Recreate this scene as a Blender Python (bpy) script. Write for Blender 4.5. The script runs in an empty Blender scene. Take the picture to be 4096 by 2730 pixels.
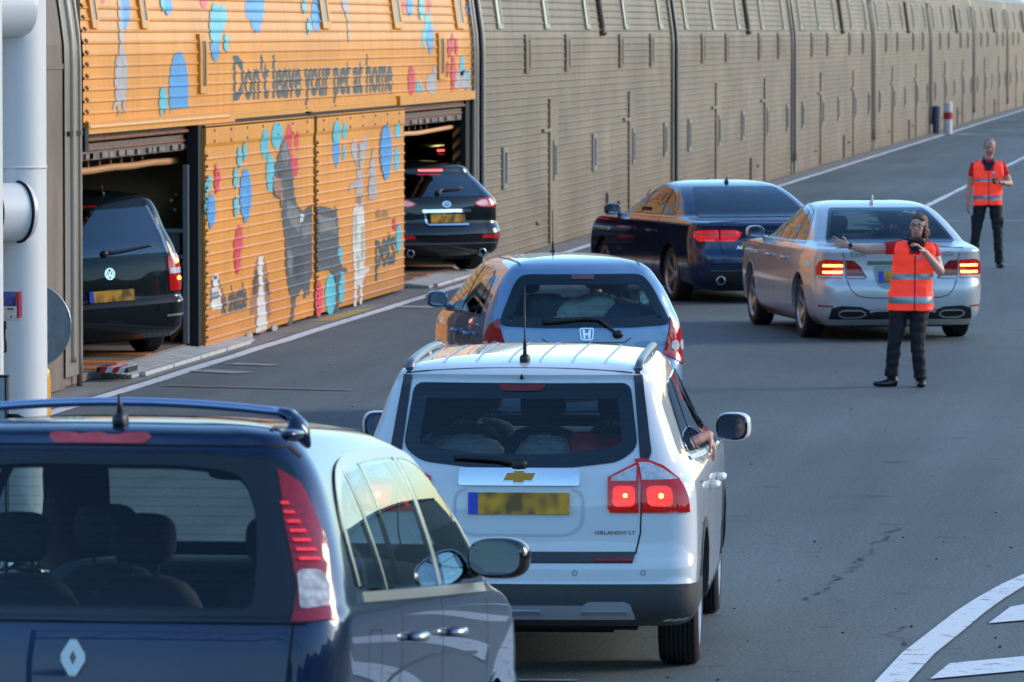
import bpy, bmesh, math, random
from mathutils import Vector, Matrix
from mathutils.bvhtree import BVHTree
from mathutils.geometry import delaunay_2d_cdt
random.seed(7)
R = math.radians
sc = bpy.context.scene
COL = sc.collection

# ------------------------------------------------------------------ camera, sky, sun, exposure
CAM_H = 3.34
cam = bpy.data.objects.new("camera", bpy.data.cameras.new("camera"))
COL.objects.link(cam)
cam.location = (0, 0, CAM_H)
cam.rotation_euler = (R(90 - 2.992), 0, R(7.34))
cam.data.sensor_width = 36
cam.data.lens = 36 * 5950 / 1024
cam.data.clip_start = 0.5
cam.data.clip_end = 3000
cam.data.dof.use_dof = True
cam.data.dof.focus_distance = 36
cam.data.dof.aperture_fstop = 11
sc.camera = cam
SUN_EL, SUN_AZ = R(9), R(66)          # low evening sun to the right, azimuth from +Y towards +X
world = bpy.data.worlds.new("World")
sc.world = world
world.use_nodes = True
wn = world.node_tree.nodes
sky = wn.new("ShaderNodeTexSky")
sky.sky_type = 'NISHITA'
sky.sun_disc = False
sky.sun_elevation = SUN_EL
sky.sun_rotation = SUN_AZ
sky.air_density = 1.0
sky.dust_density = 0.6
sky.ozone_density = 3.2
wn["Background"].inputs[1].default_value = 0.15
world.node_tree.links.new(sky.outputs[0], wn["Background"].inputs[0])
sun = bpy.data.objects.new("sun", bpy.data.lights.new("sun", 'SUN'))
COL.objects.link(sun)
sun.data.energy = 0.75
sun.data.angle = R(24)
sun.data.color = (1.0, 0.80, 0.58)
sd = Vector((math.sin(SUN_AZ) * math.cos(R(22)), math.cos(SUN_AZ) * math.cos(R(22)), math.sin(R(22))))
sun.rotation_euler = sd.to_track_quat('Z', 'Y').to_euler()
sc.view_settings.view_transform = 'Standard'
sc.view_settings.look = 'None'
sc.view_settings.exposure = 1.87
sc.view_settings.gamma = 1.0
sc.cycles.max_bounces = 8
sc.cycles.transparent_max_bounces = 16

# ------------------------------------------------------------------ materials
MATS = {}
def mat(name, col, rough=0.5, metal=0.0, coat=0.0, var=0.0, scale=4.0, emit=None, es=0.0, bump=0.0, spec=0.5, dark_inside=False, stretch=(1, 1, 1), coords='Object'):
    if name in MATS: return MATS[name]
    m = bpy.data.materials.new(name); m.use_nodes = True
    nt = m.node_tree; b = nt.nodes["Principled BSDF"]
    b.inputs["Roughness"].default_value = rough
    b.inputs["Metallic"].default_value = metal
    b.inputs["Coat Weight"].default_value = coat
    b.inputs["Coat Roughness"].default_value = 0.02
    b.inputs["Specular IOR Level"].default_value = spec
    c4 = (*col, 1)
    b.inputs["Base Color"].default_value = c4
    if var > 0 or bump > 0:
        tc = nt.nodes.new("ShaderNodeTexCoord")
        mp = nt.nodes.new("ShaderNodeMapping"); mp.inputs["Scale"].default_value = stretch
        nt.links.new(tc.outputs[coords], mp.inputs[0])
        nz = nt.nodes.new("ShaderNodeTexNoise"); nz.inputs["Scale"].default_value = scale
        nz.inputs["Detail"].default_value = 6; nz.inputs["Roughness"].default_value = 0.65
        nt.links.new(mp.outputs[0], nz.inputs["Vector"])
        if var > 0:
            mr = nt.nodes.new("ShaderNodeMapRange")
            mr.inputs["From Min"].default_value = 0.3; mr.inputs["From Max"].default_value = 0.7
            mr.inputs["To Min"].default_value = 1 - var; mr.inputs["To Max"].default_value = 1 + var
            nt.links.new(nz.outputs[0], mr.inputs[0])
            mx = nt.nodes.new("ShaderNodeVectorMath"); mx.operation = 'SCALE'
            mx.inputs[0].default_value = col
            nt.links.new(mr.outputs[0], mx.inputs["Scale"])
            nt.links.new(mx.outputs[0], b.inputs["Base Color"])
        if bump > 0:
            bp = nt.nodes.new("ShaderNodeBump"); bp.inputs["Strength"].default_value = bump; bp.inputs["Distance"].default_value = 0.01
            nt.links.new(nz.outputs[0], bp.inputs["Height"]); nt.links.new(bp.outputs[0], b.inputs["Normal"])
    if emit:
        b.inputs["Emission Color"].default_value = (*emit, 1); b.inputs["Emission Strength"].default_value = es
    if dark_inside: b.inputs["Specular IOR Level"].default_value = 0.15
    if dark_inside:      # sheet metal: painted outside, dark trim on the inner face
        g = nt.nodes.new("ShaderNodeNewGeometry"); d = nt.nodes.new("ShaderNodeBsdfDiffuse"); d.inputs[0].default_value = (0.03, 0.03, 0.032, 1)
        mix = nt.nodes.new("ShaderNodeMixShader")
        nt.links.new(g.outputs["Backfacing"], mix.inputs[0]); nt.links.new(b.outputs[0], mix.inputs[1]); nt.links.new(d.outputs[0], mix.inputs[2])
        nt.links.new(mix.outputs[0], nt.nodes["Material Output"].inputs[0])
    MATS[name] = m
    return m

def glass(name, tint, ior=1.6, rough=0.0, lines=False):
    if name in MATS: return MATS[name]
    m = bpy.data.materials.new(name); m.use_nodes = True
    nt = m.node_tree; nt.nodes.remove(nt.nodes["Principled BSDF"])
    t = nt.nodes.new("ShaderNodeBsdfTransparent"); t.inputs[0].default_value = (*tint, 1)
    g = nt.nodes.new("ShaderNodeBsdfGlossy"); g.inputs["Roughness"].default_value = rough
    g.inputs[0].default_value = (0.80, 0.90, 1, 1)
    # reflectance from the angle alone, the same from both sides of the pane
    ge = nt.nodes.new("ShaderNodeNewGeometry"); dp = nt.nodes.new("ShaderNodeVectorMath"); dp.operation = 'DOT_PRODUCT'
    nt.links.new(ge.outputs["Normal"], dp.inputs[0]); nt.links.new(ge.outputs["Incoming"], dp.inputs[1])
    def mt(op, a, b=None):
        q = nt.nodes.new("ShaderNodeMath"); q.operation = op
        for i, w in enumerate((a, b)):
            if w is None: continue
            if isinstance(w, (int, float)): q.inputs[i].default_value = w
            else: nt.links.new(w, q.inputs[i])
        return q.outputs[0]
    r0 = ((ior - 1) / (ior + 1)) ** 2
    k5 = mt('POWER', mt('SUBTRACT', 1.0, mt('ABSOLUTE', dp.outputs["Value"])), 5.0)
    fac = mt('ADD', r0, mt('MULTIPLY', k5, 1 - r0))
    mix = nt.nodes.new("ShaderNodeMixShader")
    nt.links.new(fac, mix.inputs[0]); nt.links.new(t.outputs[0], mix.inputs[1]); nt.links.new(g.outputs[0], mix.inputs[2])
    if lines:            # heating wires of a rear window
        tc = nt.nodes.new("ShaderNodeTexCoord"); sp = nt.nodes.new("ShaderNodeSeparateXYZ")
        nt.links.new(tc.outputs["Object"], sp.inputs[0])
        mu = nt.nodes.new("ShaderNodeMath"); mu.operation = 'MULTIPLY'; mu.inputs[1].default_value = 33.0
        fr = nt.nodes.new("ShaderNodeMath"); fr.operation = 'FRACT'
        lt = nt.nodes.new("ShaderNodeMath"); lt.operation = 'LESS_THAN'; lt.inputs[1].default_value = 0.07
        nt.links.new(sp.outputs[2], mu.inputs[0]); nt.links.new(mu.outputs[0], fr.inputs[0]); nt.links.new(fr.outputs[0], lt.inputs[0])
        d = nt.nodes.new("ShaderNodeBsdfDiffuse"); d.inputs[0].default_value = (0.02, 0.015, 0.01, 1)
        m2 = nt.nodes.new("ShaderNodeMixShader")
        fd = nt.nodes.new("ShaderNodeMath"); fd.operation = 'MULTIPLY'; fd.inputs[1].default_value = 0.4; nt.links.new(lt.outputs[0], fd.inputs[0]); nt.links.new(fd.outputs[0], m2.inputs[0]); nt.links.new(mix.outputs[0], m2.inputs[1]); nt.links.new(d.outputs[0], m2.inputs[2])
        nt.links.new(m2.outputs[0], nt.nodes["Material Output"].inputs[0])
    else:
        nt.links.new(mix.outputs[0], nt.nodes["Material Output"].inputs[0])
    MATS[name] = m
    return m

def lens(name, col, scale, emit=0.0, dark=0.22):
    """moulded lamp plastic: a small cell pattern under a glossy cover"""
    if name in MATS: return MATS[name]
    m = mat(name, col, 0.08, 0, 0.6)
    nt = m.node_tree; b = nt.nodes["Principled BSDF"]
    tc = nt.nodes.new("ShaderNodeTexCoord"); ck = nt.nodes.new("ShaderNodeTexVoronoi")
    ck.inputs["Scale"].default_value = scale
    nt.links.new(tc.outputs["Object"], ck.inputs["Vector"])
    mr = nt.nodes.new("ShaderNodeMapRange"); mr.inputs["From Max"].default_value = 0.8
    mr.inputs["To Min"].default_value = 1.15; mr.inputs["To Max"].default_value = 1 - dark
    nt.links.new(ck.outputs[0], mr.inputs[0])
    mx = nt.nodes.new("ShaderNodeVectorMath"); mx.operation = 'SCALE'; mx.inputs[0].default_value = col
    nt.links.new(mr.outputs[0], mx.inputs["Scale"]); nt.links.new(mx.outputs[0], b.inputs["Base Color"])
    if emit:
        nt.links.new(mx.outputs[0], b.inputs["Emission Color"]); b.inputs["Emission Strength"].default_value = emit
    return m

def plate_mat(name, seed):
    """number plate whose characters cannot be read: yellow with soft dark smears"""
    m = mat(name, (0.5, 0.34, 0.03), 0.4)
    nt = m.node_tree; b = nt.nodes["Principled BSDF"]
    tc = nt.nodes.new("ShaderNodeTexCoord"); mp = nt.nodes.new("ShaderNodeMapping")
    mp.inputs["Scale"].default_value = (1, 0.1, 0.7); mp.inputs["Location"].default_value = (seed, 0, seed)
    nz = nt.nodes.new("ShaderNodeTexNoise"); nz.inputs["Scale"].default_value = 11; nz.inputs["Detail"].default_value = 1
    cr = nt.nodes.new("ShaderNodeValToRGB")
    cr.color_ramp.elements[0].position = 0.38; cr.color_ramp.elements[0].color = (0.17, 0.085, 0.012, 1)
    cr.color_ramp.elements[1].position = 0.6; cr.color_ramp.elements[1].color = (0.72, 0.33, 0.008, 1)
    nt.links.new(tc.outputs["Object"], mp.inputs[0]); nt.links.new(mp.outputs[0], nz.inputs["Vector"])
    nt.links.new(nz.outputs[0], cr.inputs[0]); nt.links.new(cr.outputs[0], b.inputs["Base Color"])
    return m

BLACK = mat("black_plastic", (0.012, 0.012, 0.014), 0.45, var=0.2, scale=30)
GLOSSBLACK = mat("gloss_black", (0.006, 0.006, 0.008), 0.08, coat=0.5)
DARKTRIM = mat("dark_grey_plastic", (0.045, 0.047, 0.05), 0.5, var=0.12, scale=40, bump=0.05)
SEAM = mat("shut_line", (0.004, 0.004, 0.005), 0.8)
CHROME = mat("chrome", (0.85, 0.86, 0.88), 0.06, 1.0)
SATIN = mat("satin_aluminium", (0.45, 0.47, 0.5), 0.3, 0.9)
RUBBER = mat("tyre_rubber", (0.014, 0.014, 0.015), 0.75, var=0.3, scale=25, bump=0.2)
ALLOY = mat("alloy_rim", (0.42, 0.42, 0.43), 0.3, 0.9)
UNDER = mat("underbody", (0.008, 0.008, 0.009), 0.9)
SEATM = mat("seat_fabric", (0.02, 0.022, 0.03), 0.85, var=0.25, scale=30)
REDLENS = lens("red_lamp_lens", (0.34, 0.008, 0.012), 60)
REDLIT = lens("lit_red_lamp", (0.38, 0.006, 0.006), 60, 0.10)
CLEARLENS = lens("clear_lamp_lens", (0.62, 0.62, 0.66), 45)
MIRROR = mat("mirror_glass", (0.8, 0.82, 0.85), 0.02, 1.0)
GTINT = glass("tinted_glass", (0.72, 0.80, 0.78), 1.5)
GREAR = glass("heated_rear_glass", (0.62, 0.74, 0.76), 1.52, lines=True)
GDARK = glass("privacy_glass", (0.05, 0.06, 0.065), 1.9)

# ------------------------------------------------------------------ object helpers
def tag(o, label=None, cat=None, group=None, kind=None):
    if label: o["label"] = label
    if cat: o["category"] = cat
    if group: o["group"] = group
    if kind: o["kind"] = kind
    return o
def empty(name, loc=(0, 0, 0), rot=(0, 0, 0)):
    o = bpy.data.objects.new(name, None); COL.objects.link(o); o.empty_display_size = 0.3
    o.location = loc; o.rotation_euler = rot
    return o
def obj(name, verts, faces, m, parent=None, smooth=False, angle=None):
    me = bpy.data.meshes.new(name); me.from_pydata([tuple(v) for v in verts], [], faces); me.update()
    me.materials.append(m)
    if smooth or angle:
        for pl in me.polygons: pl.use_smooth = True
    if angle: me.set_sharp_from_angle(angle=R(angle))
    o = bpy.data.objects.new(name, me); COL.objects.link(o)
    if parent: o.parent = parent
    return o
class MB:
    """collects shapes that form ONE mesh"""
    def __init__(s): s.v = []; s.f = []
    def add(s, v, f):
        n = len(s.v); s.v += [Vector(a) for a in v]; s.f += [tuple(i + n for i in q) for q in f]; return s
    def box(s, c, d, rot=None, taper=1.0):
        hx, hy, hz = d[0] / 2, d[1] / 2, d[2] / 2
        v = []
        for z in (-1, 1):
            k = taper if z > 0 else 1
            for x, y in ((-1, -1), (1, -1), (1, 1), (-1, 1)):
                p = Vector((x * hx * k, y * hy * k, z * hz))
                if rot is not None: p = rot @ p
                v.append(p + Vector(c))
        return s.add(v, [(3, 2, 1, 0), (4, 5, 6, 7), (0, 1, 5, 4), (1, 2, 6, 5), (2, 3, 7, 6), (3, 0, 4, 7)])
    def bbox(s, a, b): return s.box([(a[i] + b[i]) / 2 for i in range(3)], [abs(b[i] - a[i]) for i in range(3)])
    def tube(s, pts, rad, seg=10, caps=True):
        """pts list of points; rad number or list or list of (rx,ry)"""
        pts = [Vector(p) for p in pts]; n = len(pts)
        if not isinstance(rad, (list, tuple)): rad = [rad] * n
        t0 = (pts[1] - pts[0]).normalized()
        up = Vector((0, 0, 1)) if abs(t0.z) < 0.9 else Vector((0, 1, 0))
        a = t0.cross(up).normalized(); rings = []
        for i, p in enumerate(pts):
            t = (pts[min(i + 1, n - 1)] - pts[max(i - 1, 0)]).normalized()
            a = (a - t * a.dot(t)).normalized(); b = t.cross(a)
            r = rad[i]; rx, ry = r if isinstance(r, (tuple, list)) else (r, r)
            rings.append([p + a * (rx * math.cos(2 * math.pi * k / seg)) + b * (ry * math.sin(2 * math.pi * k / seg)) for k in range(seg)])
        v = [q for r_ in rings for q in r_]; f = []
        for i in range(n - 1):
            for k in range(seg):
                f.append((i * seg + k, i * seg + (k + 1) % seg, (i + 1) * seg + (k + 1) % seg, (i + 1) * seg + k))
        if caps: f += [tuple(range(seg - 1, -1, -1)), tuple((n - 1) * seg + k for k in range(seg))]
        return s.add(v, f)
    def limb(s, a, b, ra, rb, seg=12):
        """closed tapered capsule"""
        a, b = Vector(a), Vector(b); t = (b - a).normalized(); pts = []; rr = []
        for q in (-1, -0.85, -0.5):
            pts.append(a + t * ra * q); rr.append(max(ra * math.sqrt(max(0, 1 - q * q)), ra * .08))
        for q in (0, .25, .5, .75, 1): pts.append(a.lerp(b, q)); rr.append(ra + (rb - ra) * q)
        for q in (0.5, 0.85, 1): pts.append(b + t * rb * q); rr.append(max(rb * math.sqrt(max(0, 1 - q * q)), rb * .08))
        return s.tube(pts, rr, seg)
    def ball(s, c, r, e=2.0, rot=None, nu=20, nv=12):
        """superellipsoid; e>2 is boxier"""
        c = Vector(c); rx, ry, rz = r if isinstance(r, (tuple, list)) else (r, r, r)
        pw = lambda q: math.copysign(abs(q) ** (2 / e), q)
        v = []; f = []
        for j in range(nv + 1):
            ph = -math.pi / 2 + math.pi * j / nv
            for i in range(nu):
                t = 2 * math.pi * i / nu
                p = Vector((rx * pw(math.cos(ph)) * pw(math.cos(t)), ry * pw(math.cos(ph)) * pw(math.sin(t)), rz * pw(math.sin(ph))))
                if rot is not None: p = rot @ p
                v.append(c + p)
        for j in range(nv):
            for i in range(nu): f.append((j * nu + i, j * nu + (i + 1) % nu, (j + 1) * nu + (i + 1) % nu, (j + 1) * nu + i))
        return s.add(v, f)
    def revolve(s, prof, c, axis='x', seg=32, closed=False):
        """prof: (along, radius)"""
        v = []; f = []; n = len(prof)
        for k in range(seg):
            t = 2 * math.pi * k / seg; cs, sn = math.cos(t), math.sin(t)
            for a, r in prof:
                v.append(Vector(c) + (Vector((a, r * cs, r * sn)) if axis == 'x' else Vector((r * cs, a, r * sn)) if axis == 'y' else Vector((r * cs, r * sn, a))))
        for k in range(seg):
            k2 = (k + 1) % seg
            for i in range(n - 1 if not closed else n):
                j = (i + 1) % n
                f.append((k * n + i, k2 * n + i, k2 * n + j, k * n + j))
        return s.add(v, f)
    def prism(s, poly, d0, d1, axis='y'):
        """2D polygon (a,b) extruded between d0 and d1"""
        n = len(poly)
        mk = {'y': lambda a, b, d: (a, d, b), 'x': lambda a, b, d: (d, a, b), 'z': lambda a, b, d: (a, b, d)}[axis]
        v = [mk(a, b, d0) for a, b in poly] + [mk(a, b, d1) for a, b in poly]
        f = [tuple(range(n)), tuple(range(2 * n - 1, n - 1, -1))] + [(i, i + n, (i + 1) % n + n, (i + 1) % n) for i in range(n)]
        return s.add(v, f)
    def build(s, name, m, parent=None, smooth=False, angle=None, fix=True):
        o = obj(name, s.v, s.f, m, parent, smooth, angle)
        if fix:
            bm = bmesh.new(); bm.from_mesh(o.data); bmesh.ops.recalc_face_normals(bm, faces=bm.faces); bm.to_mesh(o.data); bm.free()
            if angle: o.data.set_sharp_from_angle(angle=R(angle))
        return o
def children(o): return [c for c in bpy.data.objects if c.parent == o]
def copy_tree(o, parent=None):
    c = o.copy(); COL.objects.link(c)
    if parent: c.parent = parent
    for ch in children(o): copy_tree(ch, c)
    return c
def chaikin(poly, n=2, closed=True):
    for _ in range(n):
        out = []
        for i in range(len(poly) if closed else len(poly) - 1):
            a, b = poly[i], poly[(i + 1) % len(poly)]
            out += [(a[0] * .75 + b[0] * .25, a[1] * .75 + b[1] * .25), (a[0] * .25 + b[0] * .75, a[1] * .25 + b[1] * .75)]
        if not closed: out = [poly[0]] + out + [poly[-1]]
        poly = out
    return poly
def soft(poly, r=0.03):
    """round the corners of a polygon by about r"""
    out = []; n = len(poly)
    for i in range(n):
        p = Vector(poly[i]); a = Vector(poly[i - 1]) - p; b = Vector(poly[(i + 1) % n]) - p
        da, db = min(r, a.length * .45), min(r, b.length * .45)
        s_, e_ = p + a.normalized() * da, p + b.normalized() * db
        for t in (0, .25, .5, .75, 1):
            q = s_ * (1 - t) ** 2 + p * 2 * t * (1 - t) + e_ * t * t
            out.append((q.x, q.y))
    return out
def area(poly): return 0.5 * sum(poly[i - 1][0] * poly[i][1] - poly[i][0] * poly[i - 1][1] for i in range(len(poly)))
def inset(poly, d):
    if area(poly) < 0: poly = poly[::-1]
    n = len(poly); out = []
    for i in range(n):
        a, p, b = Vector(poly[i - 1]), Vector(poly[i]), Vector(poly[(i + 1) % n])
        e1, e2 = (p - a), (b - p)
        if e1.length < 1e-6: e1 = e2
        if e2.length < 1e-6: e2 = e1
        t = (e1.normalized() + e2.normalized()).normalized(); nn = Vector((-t.y, t.x))
        out.append((p.x + nn.x * d, p.y + nn.y * d))
    return out
def resample(poly, res, closed=True):
    out = []; n = len(poly)
    for i in range(n if closed else n - 1):
        a, b = Vector(poly[i]), Vector(poly[(i + 1) % n]); k = max(1, int(math.ceil((b - a).length / res)))
        for j in range(k): q = a.lerp(b, j / k); out.append((q.x, q.y))
    if not closed: out.append(tuple(poly[-1]))
    return out
def inside(poly, x, y):
    c = False; n = len(poly)
    for i in range(n):
        x1, y1 = poly[i - 1]; x2, y2 = poly[i]
        if (y1 > y) != (y2 > y) and x < (x2 - x1) * (y - y1) / (y2 - y1) + x1: c = not c
    return c
def tri2d(poly, holes=(), res=0.03):
    """constrained triangulation with interior points -> (points, triangles)"""
    loops = [resample(poly, res)] + [resample(h, res) for h in holes]
    pts = []; edges = []
    for lp in loops:
        n0 = len(pts); pts += [Vector(p) for p in lp]
        edges += [(n0 + i, n0 + (i + 1) % len(lp)) for i in range(len(lp))]
    xs = [p[0] for p in loops[0]]; ys = [p[1] for p in loops[0]]
    ins = inset(loops[0], res * .45)
    x = min(xs) + res / 2
    while x < max(xs):
        y = min(ys) + res / 2
        while y < max(ys):
            if inside(ins, x, y) and inside(loops[0], x, y) and not any(inside(h, x, y) for h in loops[1:]): pts.append(Vector((x, y)))
            y += res
        x += res
    v, e, f, *_ = delaunay_2d_cdt(pts, edges, [], 0, 1e-6)
    tris = []
    for t in f:
        cx = sum(v[i].x for i in t) / 3; cy = sum(v[i].y for i in t) / 3
        if inside(loops[0], cx, cy) and not any(inside(h, cx, cy) for h in loops[1:]): tris.append(tuple(t))
    return v, tris
def text_polys(txt):
    """outline mesh of lettering in the built-in font -> (verts2d, faces), normalised to width 1, cap height kept in proportion"""
    cu = bpy.data.curves.new("lettering", 'FONT'); cu.body = txt; cu.resolution_u = 2; cu.offset = 0.027
    o = bpy.data.objects.new("lettering", cu); COL.objects.link(o)
    dg = bpy.context.evaluated_depsgraph_get(); dg.update()
    me = bpy.data.meshes.new_from_object(o.evaluated_get(dg))
    v = [(a.co.x, a.co.y) for a in me.vertices]; f = [tuple(p.vertices) for p in me.polygons]
    bpy.data.objects.remove(o); bpy.data.curves.remove(cu); bpy.data.meshes.remove(me)
    x0, x1 = min(a[0] for a in v), max(a[0] for a in v)
    return [((a[0] - x0) / (x1 - x0), a[1] / (x1 - x0)) for a in v], f
# ------------------------------------------------------------------ the setting
def asphalt_mat():
    m = bpy.data.materials.new("asphalt"); m.use_nodes = True; nt = m.node_tree; b = nt.nodes["Principled BSDF"]
    tc = nt.nodes.new("ShaderNodeTexCoord")
    def noise(scale, det=5, rough=.6, st=None):
        n = nt.nodes.new("ShaderNodeTexNoise"); n.inputs["Scale"].default_value = scale; n.inputs["Detail"].default_value = det; n.inputs["Roughness"].default_value = rough
        if st:
            mp = nt.nodes.new("ShaderNodeMapping"); mp.inputs["Scale"].default_value = st
            nt.links.new(tc.outputs["Object"], mp.inputs[0]); nt.links.new(mp.outputs[0], n.inputs["Vector"])
        else: nt.links.new(tc.outputs["Object"], n.inputs["Vector"])
        return n
    def ramp(n, lo, hi, a, c):
        r = nt.nodes.new("ShaderNodeMapRange"); r.inputs["From Min"].default_value = lo; r.inputs["From Max"].default_value = hi
        r.inputs["To Min"].default_value = a; r.inputs["To Max"].default_value = c; nt.links.new(n.outputs[0], r.inputs[0]); return r
    def mul(a, c):
        x = nt.nodes.new("ShaderNodeMath"); x.operation = 'MULTIPLY'; nt.links.new(a.outputs[0], x.inputs[0]); nt.links.new(c.outputs[0], x.inputs[1]); return x
    grain = ramp(noise(38, 4, .9), .38, .62, .45, 1.55)
    chips = ramp(noise(260, 2, .9), .60, .72, 1.0, 1.9)
    patch_ = ramp(noise(.22, 5, .55, (1, .35, 1)), .35, .65, .76, 1.18)
    stain = ramp(noise(.9, 4, .6, (1, .5, 1)), .28, .45, .86, 1.0)
    tracks = ramp(noise(1.6, 3, .5, (1, .03, 1)), .35, .6, .88, 1.06)
    drips = ramp(noise(2.6, 2, .4), .24, .34, .62, 1.0)
    tot = mul(mul(mul(grain, chips), mul(patch_, stain)), mul(tracks, drips))
    s = nt.nodes.new("ShaderNodeVectorMath"); s.operation = 'SCALE'; s.inputs[0].default_value = (0.110, 0.131, 0.132)
    nt.links.new(tot.outputs[0], s.inputs["Scale"]); nt.links.new(s.outputs[0], b.inputs["Base Color"])
    b.inputs["Roughness"].default_value = 0.72; b.inputs["Specular IOR Level"].default_value = 0.35
    bp = nt.nodes.new("ShaderNodeBump"); bp.inputs["Strength"].default_value = .35; bp.inputs["Distance"].default_value = .01
    nt.links.new(grain.outputs[0], bp.inputs["Height"]); nt.links.new(bp.outputs[0], b.inputs["Normal"])
    return m
ASPH = asphalt_mat()
# one ground sheet: level from 27 m out, rising towards the viewpoint as the foot of the ramp the cars come down
ys = [-60, 0, 10, 14, 18, 20, 22, 24, 26, 28] + [60, 120, 300, 900]
def gz(y): return 0.0 if y >= 28 else 0.045 * (28 - y) if y > 24 else 0.18 + (24 - y) * 0.05
gv = []; gf = []
xs = [-9.5, 30]
def quadstrip(x0, x1, yl, zf):
    v = []; f = []
    for y in yl: v += [(x0, y, zf(y)), (x1, y, zf(y))]
    for i in range(len(yl) - 1): f.append((2 * i, 2 * i + 1, 2 * i + 3, 2 * i + 2))
    return v, f
v1, f1 = quadstrip(-600, 600, [28, 60, 120, 300, 1500], gz)
g0 = MB().add(v1, f1); g0.add(*quadstrip(-600, 600, [-400, 28], lambda y: 0))
tag(g0.build("ground", ASPH, fix=False), kind='structure')
v2, f2 = quadstrip(-8.5, 6.5, [-40, 2, 6, 10, 14, 18, 20, 22, 24, 26, 28], lambda y: gz(y) + .004)
tag(MB().add(v2, f2).build("ramp_road", ASPH, fix=False), kind='structure')

WHITE = mat("road_paint", (0.62, 0.64, 0.66), .6, var=.16, scale=3.0)
def worn(name, col, thr, scale=7, stretch=(1, 1, 1)):
    m = mat(name, col, .6); nt = m.node_tree; b = nt.nodes["Principled BSDF"]
    tc = nt.nodes.new("ShaderNodeTexCoord"); mp = nt.nodes.new("ShaderNodeMapping"); mp.inputs["Scale"].default_value = stretch
    n = nt.nodes.new("ShaderNodeTexNoise"); n.inputs["Scale"].default_value = scale; n.inputs["Detail"].default_value = 8; n.inputs["Roughness"].default_value = .75
    nt.links.new(tc.outputs["Object"], mp.inputs[0]); nt.links.new(mp.outputs[0], n.inputs["Vector"])
    c = nt.nodes.new("ShaderNodeValToRGB"); c.color_ramp.elements[0].position = thr - .03; c.color_ramp.elements[0].color = (.135, .15, .143, 1)
    c.color_ramp.elements[1].position = thr + .03; c.color_ramp.elements[1].color = (*col, 1)
    nt.links.new(n.outputs[0], c.inputs[0]); nt.links.new(c.outputs[0], b.inputs["Base Color"])
    return m
WORN = worn("worn_white_paint", (.66, .68, .70), .405)
FAINT = worn("faded_white_paint", (.33, .345, .35), .47, 12)
REDP = worn("faded_red_paint", (.26, .15, .15), .47, 12)
YELP = worn("worn_yellow_paint", (.45, .30, .05), .40, 9)
def flat(name, poly, z, m, lab=None):
    v, t = tri2d([tuple(p) for p in poly], (), 5)
    return tag(MB().add([(a.x, a.y, z) for a in v], t).build(name, m, fix=False), kind='structure')
def strip(name, pts, w, z, m, jitter=0):
    v = []; f = []
    for i, p in enumerate(pts):
        a = Vector(pts[max(i - 1, 0)]); b = Vector(pts[min(i + 1, len(pts) - 1)]); t = (b - a).normalized(); n = Vector((-t.y, t.x))
        ww = w[i] if isinstance(w, list) else w
        ww *= 1 + random.uniform(-jitter, jitter)
        v += [(p[0] + n.x * ww / 2, p[1] + n.y * ww / 2, z), (p[0] - n.x * ww / 2, p[1] - n.y * ww / 2, z)]
    for i in range(len(pts) - 1): f.append((2 * i, 2 * i + 1, 2 * i + 3, 2 * i + 2))
    return tag(MB().add(v, f).build(name, m, fix=False), kind='structure')
strip("edge_line", [(-10.6 + random.uniform(-.012, .012), 30 + k * 1.5) for k in range(180)], .15, .008, WORN, .06)
strip("lane_line", [(-6.62, 84 + k * 1.0) for k in range(240)], .13, .008, WORN, .25)
# curved hatched island marking at the lower right
def arcpts():
    return [(-2.05, 29.6), (-1.90, 30.5), (-1.62, 31.8), (-1.36, 33.0), (-1.02, 34.3), (-.72, 35.2), (-.1, 36.4), (.8, 37.3), (2, 38)]
MARK = []
strip("island_line", [(-2.02, 28.2), (-1.975, 29.2), (-1.945, 30.36), (-1.895, 31.75), (-1.80, 33.1), (-1.74, 34.0), (-1.66, 34.9), (-1.56, 35.8), (-1.42, 36.7), (-1.2, 37.6), (-.9, 38.4), (-.4, 39.3), (.4, 40.3)],
      [.17, .17, .17, .175, .175, .17, .16, .15, .15, .15, .15, .15, .15], .010, WORN)
flat("hatching", [(-1.60, 33.40), (-1.52, 34.38), (-1.44, 34.55), (.3, 38.2), (.6, 37.8), (-1.36, 33.65)], .010, WORN)
flat("hatching", [(-1.76, 30.48), (-1.70, 31.25), (-1.05, 31.95), (.9, 34.4), (1.1, 33.6), (-1.2, 31.05)], .010, WORN)
flat("hatching", [(-1.86, 28.4), (-1.82, 29.0), (1.6, 31.6), (1.8, 30.9)], .010, WORN)
strip("stop_line", [(-4.6, 30.08), (-3.55, 30.20)], .06, .010, FAINT)
for a, b, w in (((-10.5, 57.4), (-9.96, 57.05), .35), ((-10.4, 58.6), (-9.9, 58.4), .25), ((-10.5, 71.0), (-10.05, 70.9), .5), ((-5.9, 103.9), (-5.5, 104.2), .3), ((-5.0, 104.4), (-4.4, 104.3), .3), ((-10.5, 192), (-9.5, 190.3), 1.1)):
    strip("bay_mark", [a, b], w, .008, FAINT)
for a, b in (((-10.35, 54.9), (-8.5, 54.4)), ((-10.3, 156), (-9.0, 154.6)), ((-10.3, 210), (-8.6, 208))):
    strip("bay_mark", [a, b], .12 if a[1] < 60 else .4, .009, REDP)
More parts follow.
